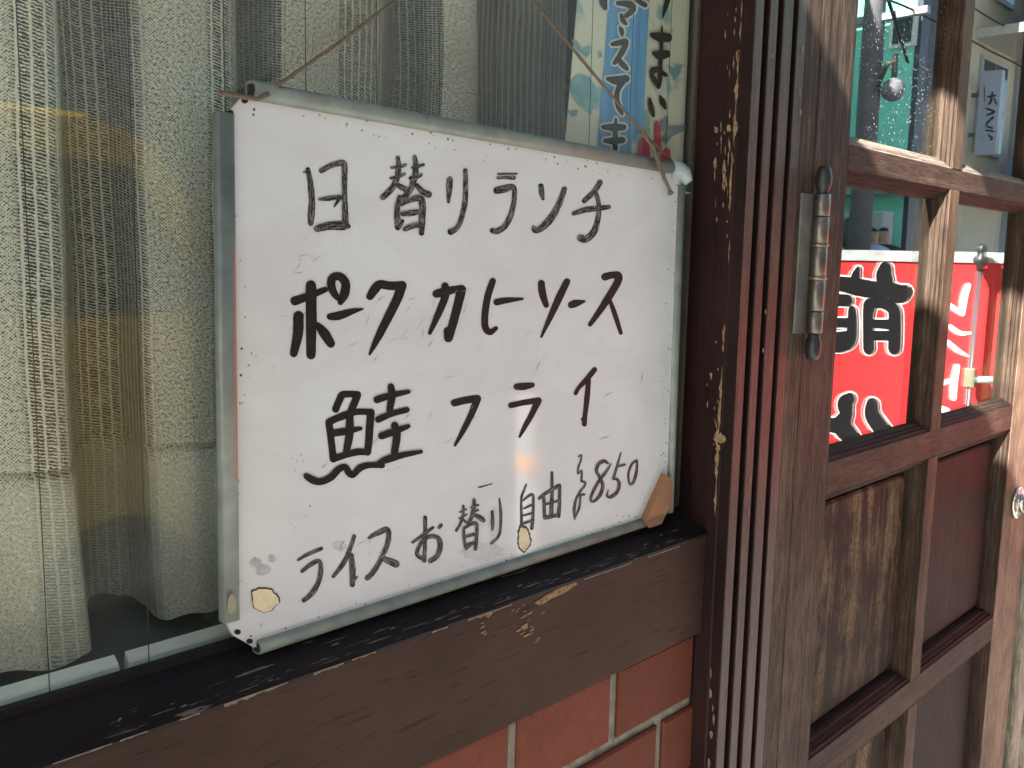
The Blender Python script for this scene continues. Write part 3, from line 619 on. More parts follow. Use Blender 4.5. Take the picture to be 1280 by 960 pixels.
for i in range(6):
    z0, z1 = ZR[i][1], ZR[i + 1][0]
    box('muntin', XB, XC, YF - 0.0002, YB, z0 - 0.0002, z1 + 0.0002, M['muntin_wood'], door, bev=0.0010)
    for a, b in ((XA, XB), (XC, XD)):
        moulding(a, b, z0, z1)
        if i >= 3:
            box('glass_pane', a + 0.004, b - 0.004, -0.0385, -0.0345, z0 + 0.004, z1 - 0.004, M['door_glass'], door)
        else:
            box('panel_back', a + 0.002, b - 0.002, -0.0300, -0.020, z0 + 0.002, z1 - 0.002, M['maroon_plain'], door)
            bm = bmesh.new(); q = 0.0185
            p1 = rounded(a + q, b - q, z0 + q, z1 - q, 0.016, -0.0302); p2 = rounded(a + q, b - q, z0 + q, z1 - q, 0.016, -0.0340); p3 = rounded(a + q + .003, b - q - .003, z0 + q + .003, z1 - q - .003, 0.014, -0.0360)
            R1, R2, R3 = ([bm.verts.new(p) for p in pp] for pp in (p1, p2, p3)); n_ = len(R1)
            for k in range(n_):
                bm.faces.new((R1[k], R2[k], R2[(k + 1) % n_], R1[(k + 1) % n_])); bm.faces.new((R2[k], R3[k], R3[(k + 1) % n_], R2[(k + 1) % n_]))
            bm.faces.new(R3); bm.faces.new(R1[::-1])
            from_bm('panel', bm, M['panel_wood'] if a == XA else M['panel_wood_b'], door)
# hinge
def lathe(name, x, y, prof_, mat, parent, seg=20):
    bm = bmesh.new(); tube_bm(bm, [(x, y, z) for z, r in prof_], [r for z, r in prof_], seg); return from_bm(name, bm, mat, parent, True)
hg = box('hinge', 0.7775, 0.7990, YF - 0.0022, YF, 1.2400, 1.3670, M['leaf'], door, bev=0.0006)
hx, hy = 0.8035, YF - 0.0085
for a, b in ((1.2400, 1.2600), (1.2606, 1.2890), (1.2925, 1.3190), (1.3225, 1.3465), (1.3471, 1.3670)):
    lathe('barrel', hx, hy, ((a, 0.0068), (a + 0.0005, 0.0074), (b - 0.0005, 0.0074), (b, 0.0068)), M['steel'], hg)
for a in (1.2890, 1.3190): lathe('ring', hx, hy, ((a, 0.0074), (a + 0.0006, 0.0081), (a + 0.0029, 0.0081), (a + 0.0035, 0.0074)), M['brass'], hg)
lathe('finial', hx, hy, ((1.3670, 0.0058), (1.3695, 0.0052), (1.3715, 0.0060), (1.3745, 0.0070), (1.380, 0.0076), (1.386, 0.0070), (1.3915, 0.0052), (1.3925, 0.0030)), M['finial'], hg)
lathe('finial', hx, hy, ((1.2146, 0.0030), (1.2156, 0.0052), (1.221, 0.0070), (1.227, 0.0076), (1.2325, 0.0070), (1.2355, 0.0060), (1.2375, 0.0052), (1.2400, 0.0058)), M['finial'], hg)
# knob
kc = onY(1270, 628, YF)
kn = tube('door_knob', [(kc.x, YF - 0.0001, kc.z), (kc.x, YF - 0.004, kc.z), (kc.x, YF - 0.0055, kc.z)], [0.0245, 0.0245, 0.022], M['knob'], door, 32)
tube('knob_neck', [(kc.x, YF - 0.004, kc.z), (kc.x, YF - 0.016, kc.z)], [0.016, 0.013], M['knob'], kn, 24)
tube('knob_ball', [(kc.x, YF - d_, kc.z) for d_ in (0.014, 0.017, 0.026, 0.040, 0.048, 0.050)], [0.013, 0.020, 0.0245, 0.0235, 0.018, 0.004], M['knob'], kn, 32)

# --------------------------------- whiteboard
yb, zb, yt, zt = -0.0165, 1.077, -0.0115, 1.384
BU = Vector((0, yt - yb, zt - zb)).normalized(); BN = Vector((1, 0, 0)).cross(BU).normalized()      # BN points to the street
if BN.y > 0: BN = -BN
BP = Vector((0, yb, zb))
def bp(x, y, l=0.0): return hit(x, y, BP + BN * l, BN)
wb = empty('menu_whiteboard', bp(570, 735), 'white menu board with grey metal edges and handwritten black Japanese lunch menu', 'whiteboard')
outline = [(284, 150), (287, 141), (304, 121), (318, 118), (845, 214), (852, 220), (853, 232), (838, 600), (834, 630), (820, 651), (812, 655), (324, 808), (317, 809.5), (306, 802.5), (292, 795), (286, 783), (284, 770)]
bm = bmesh.new(); NXs, NZs = 60, 44
# front face as a grid clipped to the outline: attribute 'edge' rises toward the rim
poly3 = [bp(x, y, 0.0) for x, y in outline]
def inside(p, poly):
    c = False; n_ = len(poly)
    for i in range(n_):
        (x0, y0), (x1, y1) = poly[i], poly[i - 1]
        if (y0 > p[1]) != (y1 > p[1]) and p[0] < (x1 - x0) * (p[1] - y0) / (y1 - y0) + x0: c = not c
    return c
ctr = (570, 470)
rings = [1.0, 0.985, 0.965, 0.93, 0.88, 0.8, 0.6, 0.3]
dense = []
for i in range(len(outline)):
    a, b = outline[i], outline[(i + 1) % len(outline)]; n_ = max(1, int(math.hypot(a[0] - b[0], a[1] - b[1]) / 12))
    for j in range(n_): dense.append((a[0] + (b[0] - a[0]) * j / n_, a[1] + (b[1] - a[1]) * j / n_))
el = bm.verts.layers.float.new('edge'); RV = []
for s in rings:
    rv = []
    for x, y in dense:
        v_ = bm.verts.new(bp(ctr[0] + (x - ctr[0]) * s, ctr[1] + (y - ctr[1]) * s)); v_[el] = max(0.0, min(1.0, (s - 0.86) / 0.14)) ** 1.5 * 0.55; rv.append(v_)
    RV.append(rv)
cv = bm.verts.new(bp(*ctr)); nd_ = len(dense)
for r0, r1 in zip(RV, RV[1:]):
    for k in range(nd_): bm.faces.new((r0[k], r0[(k + 1) % nd_], r1[(k + 1) % nd_], r1[k]))
for k in range(nd_): bm.faces.new((RV[-1][k], RV[-1][(k + 1) % nd_], cv))
bkv = [bm.verts.new(bp(x, y) - BN * 0.003) for x, y in dense]
for k in range(nd_): bm.faces.new((RV[0][k], bkv[k], bkv[(k + 1) % nd_], RV[0][(k + 1) % nd_]))
bm.faces.new(bkv)
panel = from_bm('board_panel', bm, M['enamel'], wb)

def bar(name, a, b, w, front, back, mat, parent, hollow=True, flat_=0.65):
    """rounded edge channel from pixel a to pixel b; w = width in the board plane"""
    A, B = bp(*a), bp(*b); T = (B - A).normalized(); Wd = T.cross(BN).normalized()
    prof_ = []
    for k in range(9):
        an = math.pi * k / 8; prof_.append((math.cos(an) * w / 2, -back + (front + back) * (1 - flat_ + flat_ * math.sin(an) ** 0.6) if 0 < k < 8 else -back + (front + back) * 0.3))
    prof_ = [(w / 2 * 0.9, -back)] + prof_ + [(-w / 2 * 0.9, -back)]
    bm = bmesh.new(); va = [bm.verts.new(A + Wd * u + BN * v_) for u, v_ in prof_]; vb = [bm.verts.new(B + Wd * u + BN * v_) for u, v_ in prof_]; n_ = len(prof_)
    for i in range(n_): bm.faces.new((va[i], va[(i + 1) % n_], vb[(i + 1) % n_], vb[i]))
    bm.faces.new(va); bm.faces.new(vb[::-1])
    o = from_bm(name, bm, mat, parent)
    for p in o.data.polygons: p.use_smooth = len(p.vertices) == 4
    if hollow:
        for Pnt, sg in ((A, -1), (B, 1)):
            bm = bmesh.new(); bm.faces.new([bm.verts.new(Pnt + T * sg * 0.00015 + Wd * u * 0.72 + BN * (v_ * 0.72 + 0.0002)) for u, v_ in prof_]); from_bm('open_end', bm, M['hole'], o)
    return o
bar('edge_channel', (314, 113), (847, 211), 0.0105, 0.0050, 0.0058, M['alu'], wb)
bar('edge_channel', (280.5, 141), (288, 776), 0.0098, 0.0026, 0.0050, M['alu'], wb, flat_=0.22)
bar('edge_channel', (321, 809), (816, 649), 0.0085, 0.0048, 0.0050, M['alu'], wb)
bar('edge_channel', (851, 232), (836, 640), 0.0090, 0.0036, 0.0050, M['alu'], wb)
# corner cap, tape, damage
bm = bmesh.new(); pth = [(839, 210), (848, 211), (854, 216), (856, 226), (855, 241)]
tube_bm(bm, [bp(x, y, 0.0008) for x, y in pth], [0.0058, 0.0063, 0.0066, 0.0063, 0.0056], 12); from_bm('corner_cap', bm, M['cap'], wb, True)
prism('brown_tape', [bp(x, y, 0.0056) for x, y in ((833, 593), (840.5, 600), (840.5, 631), (834, 640), (827, 655), (812, 660), (806, 653))], -BN * 0.010, M['tape'], wb)
flat('tape_fold', [[(806, 653), (812, 660), (827, 655), (832, 643), (822, 646)]], bp, plain('tape_fold', (0.20, 0.105, 0.055), 0.5, .2, 80), wb, 0.0060)
flat('bare_edge', [[(829, 606), (827, 612), (820, 614), (816, 621), (814, 631), (817, 627), (822, 618)]], bp, M['core'], wb, 0.0008)
def patch(cx, cy, w, h, rim):
    random.seed(int(cx)); ph = [random.uniform(0, 6.28) for _ in range(6)]; p = []
    for i in range(48):
        a = 6.2832 * i / 48; q = 1 + 0.07 * math.sin(2 * a + ph[0]) + 0.06 * math.sin(3 * a + ph[1]) + 0.05 * math.sin(5 * a + ph[2]) + 0.035 * math.sin(9 * a + ph[3]) + 0.03 * math.sin(14 * a + ph[4]) + random.uniform(-.02, .02)
        p.append((cx + math.cos(a) * w * q, cy + math.sin(a) * h * q))
    flat('flaked_rim', [[(cx + (x - cx) * rim + random.uniform(-.7, .7), cy + (y - cy) * rim - 0.8) for x, y in p]], bp, M['core_edge'], wb, 0.00035)
    flat('flaked_patch', [p], bp, M['core'], wb, 0.0006)
patch(331, 750, 17, 13.5, 1.10); patch(655, 674, 7.5, 13.5, 1.2)
flat('flaked_patch', [jag(290, 755, 5.5, 13, 12, .1)], bp, plain('dirty_cream', (0.30, 0.29, 0.20), 0.7), wb, 0.0042)
random.seed(5)
flat('grey_smudge', [jag(320, 703, 6, 7, 10, .45), jag(331, 712, 7, 5, 9, .4), jag(339, 699, 5, 6, 10, .45), jag(326, 715, 9, 4, 9, .3)], bp, M['smudge'], wb, 0.0002)
for x, y in ((306, 126), (297, 790), (312, 801.5), (288, 141)):
    flat('rivet_hole', [[(x + 4.2 * math.cos(a_ / 12 * 6.283), y + 3.4 * math.sin(a_ / 12 * 6.283)) for a_ in range(12)]], bp, M['hole'], wb, 0.0003)
flat('red_edge', [[(293.2, 312), (294.6, 312), (296.4, 600), (294.8, 600)]], bp, plain('red_sticker_edge', (0.55, 0.12, 0.10), 0.6), wb, 0.0040)

TXT = []
A_ = (370, 190, .15625); B_ = (550, 190, .171875); C_ = (350, 325, .171875); D_ = (520, 325, .2109375); E_ = (370, 470, .15625); G_ = (550, 440, .171875); H_ = (360, 600, .17713); I_ = (560, 560, .145833); J_ = (690, 560, .125); K_ = (560, 560, .203125)
def ch(mat, frame, *st): TXT.append((mat, conv(st, *frame)))
d_, b_, g_ = 'ink_dry', 'ink_bold', 'ink_grey'
ch(d_, A_, [(95, 140, 34), (115, 250, 42), (128, 380, 46), (122, 500, 50), (118, 570, 40)], [(62, 162, 14), (92, 160, 20)], [(205, 150, 40), (290, 105, 40), (370, 88, 45), (388, 130, 44), (388, 300, 40), (392, 450, 44), (395, 570, 50)], [(185, 378, 20), (260, 372, 36), (350, 358, 32)], [(350, 370, 30), (305, 440, 10)], [(170, 615, 50), (260, 592, 60), (390, 590, 64), (418, 595, 36)])
ch(d_, A_, [(815, 45, 30), (820, 120, 40), (805, 220, 42), (760, 300, 46), (695, 362, 44)], [(765, 125, 20), (820, 120, 26), (878, 102, 24)], [(758, 210, 20), (810, 200, 26), (868, 177, 24)], [(795, 245, 30), (830, 275, 42), (880, 300, 44)],
   [(950, 38, 30), (960, 120, 40), (945, 220, 42), (915, 300, 44), (860, 370, 40)], [(928, 125, 18), (970, 118, 24), (1020, 102, 22)], [(918, 210, 30), (960, 205, 26), (1003, 182, 26)], [(968, 268, 34), (1010, 315, 44), (1062, 340, 50)],
   [(830, 358, 30), (812, 440, 40), (812, 540, 44), (815, 608, 36)], [(815, 600, 44), (850, 555, 30)], [(848, 423, 22), (900, 390, 36), (990, 368, 46), (1012, 420, 48), (1010, 540, 48), (1005, 648, 40)], [(853, 495, 34), (915, 490, 44), (980, 480, 36)], [(873, 618, 34), (940, 590, 40), (1005, 585, 36)])
ch(d_, B_, [(72, 198, 40), (68, 260, 42), (62, 362, 22)], [(185, 135, 30), (187, 250, 34), (180, 380, 36), (150, 500, 34), (120, 555, 34), (78, 580, 44)])
ch(d_, B_, [(422, 160, 14), (558, 158, 14)], [(418, 188, 20), (480, 186, 22), (537, 187, 30)], [(413, 280, 46), (480, 265, 50), (535, 258, 36), (541, 330, 32), (525, 430, 36), (480, 530, 40), (420, 575, 40), (382, 572, 36)])
ch(d_, B_, [(735, 248, 36), (740, 300, 36), (750, 342, 20)], [(905, 270, 36), (870, 370, 40), (810, 480, 50), (740, 550, 46), (693, 572, 36), (680, 548, 30)])
ch(d_, B_, [(1165, 220, 36), (1120, 290, 36), (1050, 355, 34)], [(973, 448, 28), (1060, 420, 40), (1150, 410, 36), (1228, 400, 30)], [(1135, 302, 30), (1155, 380, 32), (1150, 480, 36), (1120, 580, 44), (1060, 635, 46), (1022, 625, 50)])
ch(b_, C_, [(225, 185, 74), (228, 400, 76), (226, 690, 66)], [(108, 298, 64), (190, 270, 56), (330, 215, 40)], [(135, 408, 74), (130, 540, 72), (100, 680, 54)], [(275, 475, 44), (320, 530, 70), (370, 608, 60)], [(440, 308, 40), (468, 250, 64), (478, 170, 62), (430, 118, 58), (378, 138, 60), (378, 205, 58), (408, 262, 46), (436, 285, 36)])
ch(b_, C_, [(365, 412, 48), (430, 405, 60), (520, 375, 44), (602, 356, 14)])
ch(b_, C_, [(655, 265, 54), (690, 212, 66), (728, 178, 62), (800, 188, 60), (890, 185, 62)], [(885, 190, 70), (850, 290, 66), (780, 430, 62), (710, 570, 50), (652, 685, 18)])
ch(b_, D_, [(122, 200, 48), (190, 182, 46), (272, 172, 46)], [(270, 175, 54), (250, 260, 52), (215, 390, 50), (192, 462, 52)], [(190, 462, 48), (182, 415, 34)], [(172, 155, 44), (177, 200, 44), (150, 280, 42), (115, 360, 34), (82, 433, 22)])
ch(b_, D_, [(455, 125, 38), (425, 220, 40), (408, 330, 40), (412, 400, 40), (438, 428, 36), (474, 405, 26)], [(478, 250, 38), (530, 240, 36), (632, 230, 14)])
ch(b_, D_, [(743, 138, 40), (750, 200, 42), (772, 268, 32)], [(895, 128, 38), (850, 220, 42), (800, 330, 34), (743, 455, 14)])
ch(b_, D_, [(920, 266, 40), (950, 256, 42), (998, 245, 14)])
ch(b_, D_, [(1120, 100, 44), (1160, 90, 40), (1200, 94, 44), (1190, 140, 44), (1130, 240, 42), (1080, 315, 34), (1032, 382, 26)], [(1145, 230, 20), (1175, 310, 28), (1214, 432, 22)])
ch(b_, E_, [(318, 266, 56), (345, 200, 58), (372, 152, 56), (440, 145, 50), (495, 148, 52)], [(492, 152, 60), (465, 220, 58), (430, 300, 54)], [(265, 375, 56), (280, 500, 54), (300, 665, 56)], [(263, 368, 54), (370, 322, 58), (480, 288, 50), (600, 288, 48)], [(600, 292, 60), (590, 400, 60), (585, 500, 58), (572, 610, 56)], [(302, 662, 58), (400, 630, 50), (500, 607, 54), (560, 612, 46)], [(290, 458, 56), (400, 442, 58), (518, 420, 30)], [(430, 310, 58), (430, 450, 64), (405, 600, 54)],
   [(85, 802, 50), (140, 835, 60), (200, 845, 54), (280, 810, 56), (340, 748, 54), (395, 728, 48), (420, 770, 54), (455, 793, 46), (510, 738, 54), (580, 714, 48), (690, 716, 44)], [(760, 85, 52), (768, 160, 60), (750, 270, 52)], [(648, 190, 56), (760, 155, 50), (900, 126, 34)], [(660, 348, 54), (760, 305, 46), (888, 271, 44)], [(790, 395, 56), (808, 470, 60), (790, 610, 56)], [(685, 480, 54), (800, 440, 54), (900, 402, 34)], [(665, 693, 36), (740, 665, 56), (860, 632, 46), (1002, 606, 30)])
ch(b_, G_, [(105, 370, 52), (180, 352, 52), (268, 338, 50)], [(272, 340, 54), (230, 450, 46), (170, 570, 38), (110, 678, 20)])
ch(b_, G_, [(558, 253, 46), (610, 250, 52), (672, 240, 36)], [(517, 388, 42), (600, 370, 40), (712, 352, 42)], [(715, 354, 50), (670, 450, 40), (620, 540, 34), (580, 616, 18)])
ch(b_, G_, [(1125, 128, 36), (1070, 195, 38), (1010, 260, 30), (987, 300, 30)], [(1080, 205, 36), (1070, 330, 38), (1055, 460, 34), (1050, 525, 36)], [(1032, 487, 16), (1045, 500, 26)])
ch(g_, H_, [(72, 565, 16), (150, 520, 24), (235, 485, 24)], [(100, 645, 22), (160, 597, 30), (220, 574, 28), (232, 640, 32), (215, 720, 32), (170, 800, 34), (112, 850, 28)])
ch(g_, H_, [(467, 398, 26), (440, 480, 28), (390, 590, 30), (320, 680, 24)], [(445, 532, 34), (455, 630, 40), (455, 738, 34)], [(485, 685, 16), (445, 740, 16)])
ch(g_, H_, [(572, 408, 20), (640, 372, 34), (703, 350, 34), (707, 430, 34), (670, 530, 32), (610, 640, 34), (560, 692, 34)], [(672, 555, 34), (720, 575, 44), (762, 593, 48)])
ch(g_, H_, [(968, 265, 26), (968, 400, 26), (962, 570, 26)], [(880, 440, 18), (950, 390, 22), (1022, 337, 20)], [(960, 560, 28), (910, 520, 26), (950, 430, 26), (1010, 397, 28), (1060, 412, 32), (1075, 470, 34), (1050, 540, 32), (1003, 572, 32)], [(1068, 336, 22), (1080, 320, 24)])
ch(g_, I_, [(132, 498, 20), (130, 570, 24), (110, 640, 24), (72, 708, 22)], [(103, 550, 14), (158, 525, 14)], [(97, 605, 14), (163, 570, 14)], [(120, 602, 18), (150, 633, 22)], [(225, 445, 26), (222, 520, 32), (200, 600, 28), (172, 648, 24)], [(198, 510, 16), (258, 490, 18)], [(198, 560, 14), (260, 532, 16)], [(228, 577, 28), (270, 595, 38), (303, 620, 36)],
   [(135, 682, 20), (138, 770, 24), (150, 848, 26)], [(150, 682, 22), (200, 652, 28), (243, 650, 28), (248, 740, 28), (235, 868, 28)], [(150, 762, 22), (220, 742, 24)], [(160, 830, 22), (228, 815, 24)], [(152, 873, 12), (200, 832, 16)])
ch(g_, I_, [(380, 545, 24), (382, 640, 30), (380, 702, 16)], [(440, 433, 12), (452, 540, 24), (450, 680, 22), (430, 760, 24), (372, 818, 20)])
ch(g_, I_, [(672, 312, 12), (650, 370, 18), (630, 430, 18), (630, 560, 20), (632, 658, 24)], [(642, 450, 16), (720, 398, 22), (732, 470, 22), (728, 600, 24), (718, 688, 28)], [(652, 520, 14), (713, 490, 20)], [(647, 580, 14), (713, 560, 20)], [(642, 650, 20), (733, 617, 20)])
ch(g_, K_, [(640, 152, 16), (640, 280, 20), (635, 410, 24)], [(562, 310, 18), (600, 280, 20), (682, 232, 22)], [(687, 232, 20), (687, 330, 20), (680, 420, 22)], [(590, 300, 18), (595, 428, 20)], [(602, 345, 14), (680, 325, 16)], [(597, 430, 22), (678, 412, 22)])
ch(g_, J_, [(267, 85, 14), (295, 72, 16), (290, 120, 18), (262, 200, 18), (262, 258, 18), (297, 222, 16), (295, 330, 22)], [(295, 332, 22), (335, 347, 20), (320, 390, 20), (285, 430, 20), (240, 520, 24), (222, 620, 28), (228, 716, 12)], [(275, 470, 22), (322, 465, 24)], [(285, 472, 20), (275, 590, 22), (235, 690, 18)])
ch(g_, J_, [(590, 158, 12), (540, 240, 28), (470, 330, 30), (410, 440, 30), (387, 516, 28), (420, 533, 26), (480, 470, 34), (508, 380, 34), (480, 300, 32), (445, 230, 32), (465, 162, 34), (520, 132, 34), (558, 152, 24)])
ch(g_, J_, [(690, 48, 12), (660, 150, 22), (625, 270, 26), (612, 308, 22), (650, 312, 26), (672, 360, 32), (650, 440, 34), (590, 488, 34), (552, 478, 22), (562, 422, 14)], [(652, 185, 24), (725, 167, 26)])
ch(g_, J_, [(848, 124, 22), (800, 160, 24), (765, 260, 22), (777, 358, 24), (815, 340, 28), (845, 240, 28), (850, 132, 22)])
random.seed(11)
for mname, st in TXT: strokes_mesh('handwritten_character', st, bp, M[mname], wb, ragged=0.06 if mname != 'ink_bold' else 0.03, lift0=0.00025, fat=1.04 if mname == 'ink_bold' else 1.12)
flat('scratch', [[(596, 609), (616, 604), (616, 605), (600, 610)], [(600, 577 + 15), (600.5, 592), (600.5, 593)]][:1], bp, M['ink_grey'], wb, 0.0002)

random.seed(33)
scr_ = []
for cx, cy, n_, sx, sy in ((400, 360, 16, 26, 34), (500, 390, 22, 40, 40), (560, 400, 10, 30, 30), (460, 560, 12, 40, 24), (640, 470, 8, 50, 40), (440, 680, 10, 20, 14), (760, 520, 6, 30, 40)):
    for _ in range(n_):
        x, y = random.gauss(cx, sx), random.gauss(cy, sy); a = random.choice((random.gauss(-1.1, .35), random.gauss(-.3, .3))); L_ = random.uniform(4, 22)
        x1, y1 = x + math.cos(a) * L_, y + math.sin(a) * L_; xm, ym = (x + x1) / 2 + random.uniform(-1.5, 1.5), (y + y1) / 2 + random.uniform(-1.5, 1.5); w = random.uniform(.16, .42)
        scr_.append([(x, y), (xm - w, ym - w), (x1, y1), (xm + w, ym + w)])
tag(flat('scratches', scr_, bp, plain('scratch_grey', (0.33, 0.32, 0.31), 0.6, 0.3, 300), wb, 0.00012), kind='stuff')
smg = plain('smear_grey', (0.54, 0.56, 0.575), 0.5, 0.08, 220)
for x, y, w, h in ((424, 682, 9, 6), (618, 655, 9, 18), (604, 690, 26, 11)): flat('wiped_smear', [jag(x, y, w, h, 26, .22)], bp, smg, wb, 0.00016)
# --------------------------------- hanging cord
cord = empty('hanging_cord', bp(803, 165), 'thin brown cord tied round the top edge of the white menu board', 'cord')
hook = onY(602, -77, -0.012)
L0 = bp(345, 108, 0.004)
def strand(name, pts, r, parent):
    bm = bmesh.new(); pts = [Vector(p) for p in pts]; fine_ = []
    for a, b in zip(pts, pts[1:]):
        n_ = max(2, int((b - a).length / 0.004))
        for j in range(n_): fine_.append(a + (b - a) * j / n_)
    fine_.append(pts[-1])
    tube_bm(bm, fine_, [r * (1 + 0.10 * math.sin(i * 1.9)) for i in range(len(fine_))], 8)
    return from_bm(name, bm, M['rope'], parent, True)
strand('strand', [L0, onY(420, 56, -0.012), onY(500, -4, -0.012), hook], 0.0011, cord)
kn1 = onY(803, 165, -0.0165)
strand('strand', [hook, onY(665, 0, -0.012), onY(740, 90, -0.0135), kn1], 0.0011, cord)
strand('strand', [kn1, bp(818, 188, 0.007), bp(824, 207, 0.0095), bp(830, 222, 0.0060), bp(838, 240, 0.0032)], 0.0014, cord)
strand('strand', [kn1, onY(824, 186, -0.013), onY(846, 207, -0.009)], 0.0010, cord)
strand('strand', [bp(821, 196, 0.008), bp(826, 214, 0.0098), bp(829, 218, 0.007)], 0.0017, cord)
bm = bmesh.new(); bmesh.ops.create_icosphere(bm, subdivisions=2, radius=0.0026, matrix=Matrix.Translation(kn1)); from_bm('knot', bm, M['rope'], cord, True)
bm = bmesh.new(); bmesh.ops.create_icosphere(bm, subdivisions=2, radius=0.0023, matrix=Matrix.Translation(bp(838, 241, 0.0032))); from_bm('knot', bm, M['rope'], cord, True)
strand('frayed_end', [bp(272, 116, 0.004), bp(290, 118, 0.006), bp(305, 121, 0.005), bp(322, 124, 0.0065), bp(336, 117, 0.0075)], 0.0013, cord)
tube('hook', [hook + Vector((0, 0.02, 0.004)), hook + Vector((0, 0, 0.002)), hook + Vector((0, -0.003, 0.0)), hook + Vector((0, -0.004, 0.006))], 0.0016, M['steel'], cord)

# --------------------------------- unseen canopies added to shade the front, their gap shaped for the sun band
canvas = plain('sun_blocker_canvas', (0.20, 0.15, 0.11), 0.9, 0.15)
def awning(x0, x1, label, dep=1.05):  # made-up overhead blocker, out of view
    e = empty('added_sun_blocker', (x0, 0, 2.3), label, 'sun blocker', 'added sun blockers over the shop front')
    prism('canopy', [(x0, -0.03, 2.42), (x1, -0.03, 2.42), (x1, -dep, 2.36), (x0, -dep, 2.36)], (0, 0, 0.02), canvas, e)
    prism('blocker_valance', [(x0, -dep, 2.36), (x1, -dep, 2.36), (x1, -dep, 2.22), (x0, -dep, 2.22)], (0, -0.006, 0), canvas, e)
    for x in (x0 + 0.03, x1 - 0.03): tube('blocker_arm', [(x, -0.03, 2.405), (x, -dep + 0.02, 2.35)], 0.012, M['steel'], e)
awning(-3.0, -0.475, 'added unseen sun blocker over the curtained window')
awning(-0.10, 1.68, 'added unseen sun blocker over the entrance door', 0.75)

# ================================================================== STREET (seen in the panes)
# red banner stand, sunlit, facing the door
SP, SN = Vector((2.9, -0.75, 0)), Vector((-0.8, 0.6, 0))
ST = Vector((0.6, 0.8, 0))
red = plain('red_banner', (0.72, 0.035, 0.04), 0.5, 0.06, 6)
sg = empty('red_banner_stand', SP, 'red street banner board with black outlined brush characters and white frame top', 'banner')
def sp(t_, z, l=0.0): p = SP + ST * t_ + SN * l; p.z = z; return p
W0, W1 = -0.66, 0.56
prism('board', [sp(W0, 0.60), sp(W1, 0.60), sp(W1, 1.325), sp(W0, 1.325)], -SN * 0.03, red, sg)
prism('top_bar', [sp(W0 - .01, 1.3255, 0.006), sp(W1 + .01, 1.3255, 0.006), sp(W1 + .01, 1.358, 0.006), sp(W0 - .01, 1.358, 0.006)], -SN * 0.04, plain('white_bar', (0.42, 0.45, 0.45), 0.5), sg)
for t_ in (W0 + 0.05, W1 - 0.05): tube('leg', [sp(t_, 0.0, -0.015), sp(t_, 0.62, -0.015)], 0.016, M['steel'], sg)
def ms(x, y, l=0.0): return mirror(x, y, SP + SN * l, SN, -0.0385)
Q1 = (1030, 310, .15625); Q2 = (1030, 460, 100 / 960.); Q3 = (1170, 300, 100 / 417.)
moe = conv([[(40, 290, 90), (130, 285, 90), (260, 310, 110), (400, 335, 110), (520, 350, 80)], [(280, 170, 24), (262, 230, 60), (262, 330, 80)], [(500, 165, 90), (490, 230, 120), (520, 320, 110), (610, 370, 120), (650, 350, 90)],
            [(372, 460, 90), (360, 560, 70), (365, 800, 80)], [(380, 450, 60), (470, 440, 60), (560, 490, 80), (572, 600, 84), (570, 800, 84)], [(400, 605, 40), (520, 610, 50)], [(400, 700, 50), (520, 700, 50)],
            [(235, 500, 50), (235, 620, 66), (220, 740, 70), (150, 785, 70), (60, 790, 70)], [(60, 415, 70), (200, 420, 70)], [(60, 598, 50), (220, 598, 50)], [(60, 720, 60), (210, 705, 60)]], *Q1)
low = conv([[(310, 370, 120), (260, 430, 170), (270, 560, 140), (220, 690, 200), (330, 830, 180)], [(590, 440, 130), (590, 560, 160), (680, 700, 170), (800, 860, 170)], [(60, 680, 130), (180, 690, 150)]], *Q2)
wh = plain('banner_white', (0.82, 0.82, 0.80), 0.5, 0.03); bk = plain('banner_black', (0.012, 0.012, 0.014), 0.35, 0.1)
for st in (moe, low):
    strokes_mesh('character_outline', st, ms, wh, sg, grow=4.0, lift0=0.002); strokes_mesh('banner_character', st, ms, bk, sg, lift0=0.004, grow=2.0)
kat = conv([[(170, 235, 24), (150, 300, 34), (140, 385, 26)], [(140, 385, 20), (95, 355, 26), (60, 330, 24)], [(180, 485, 14), (130, 485, 24), (75, 450, 24)], [(170, 605, 10), (110, 570, 26), (60, 530, 24)], [(115, 660, 30), (100, 740, 36), (95, 825, 30)], [(95, 725, 16), (40, 745, 26)], [(60, 890, 30), (20, 880, 40)]], *Q3)
strokes_mesh('banner_lettering', kat, ms, wh, sg, lift0=0.002)
# flag pole with finial and clamp in front of the banner
fp0, fp1 = mirror(1214, 468, SP + SN * 0.05, SN, -0.0385), mirror(1224, 338, SP + SN * 0.05, SN, -0.0385)
fpm = plain('pole_grey', (0.07, 0.09, 0.095), 0.4, 0.1, metal=0.4)
pole = empty('flag_pole', (fp0.x, fp0.y, 0), 'slim grey flag pole with dark finial and pale clamp before the red banner', 'pole')
tube('shaft', [(fp0.x, fp0.y, 0.0), (fp0.x, fp0.y, fp1.z)], 0.008, fpm, pole)
lathe('finial', fp0.x, fp0.y, ((fp1.z, 0.012), (fp1.z + .012, 0.014), (fp1.z + .02, 0.020), (fp1.z + .035, 0.024), (fp1.z + .045, 0.014), (fp1.z + .055, 0.014), (fp1.z + .065, 0.017), (fp1.z + .078, 0.010), (fp1.z + .082, 0.003)), M['finial'], pole)
cl = fp0.z; box('clamp', fp0.x - .015, fp0.x + .015, fp0.y - .015, fp0.y + .015, cl - .04, cl + .02, plain('pale_clamp', (0.18, 0.17, 0.11), 0.5), pole, bev=.004)
tube('clamp_arm', [(fp0.x, fp0.y, cl - .015), tuple(Vector((fp0.x, fp0.y, cl - .015)) + ST * 0.14)], 0.011, plain('pale_arm', (0.22, 0.30, 0.28), 0.5), pole)

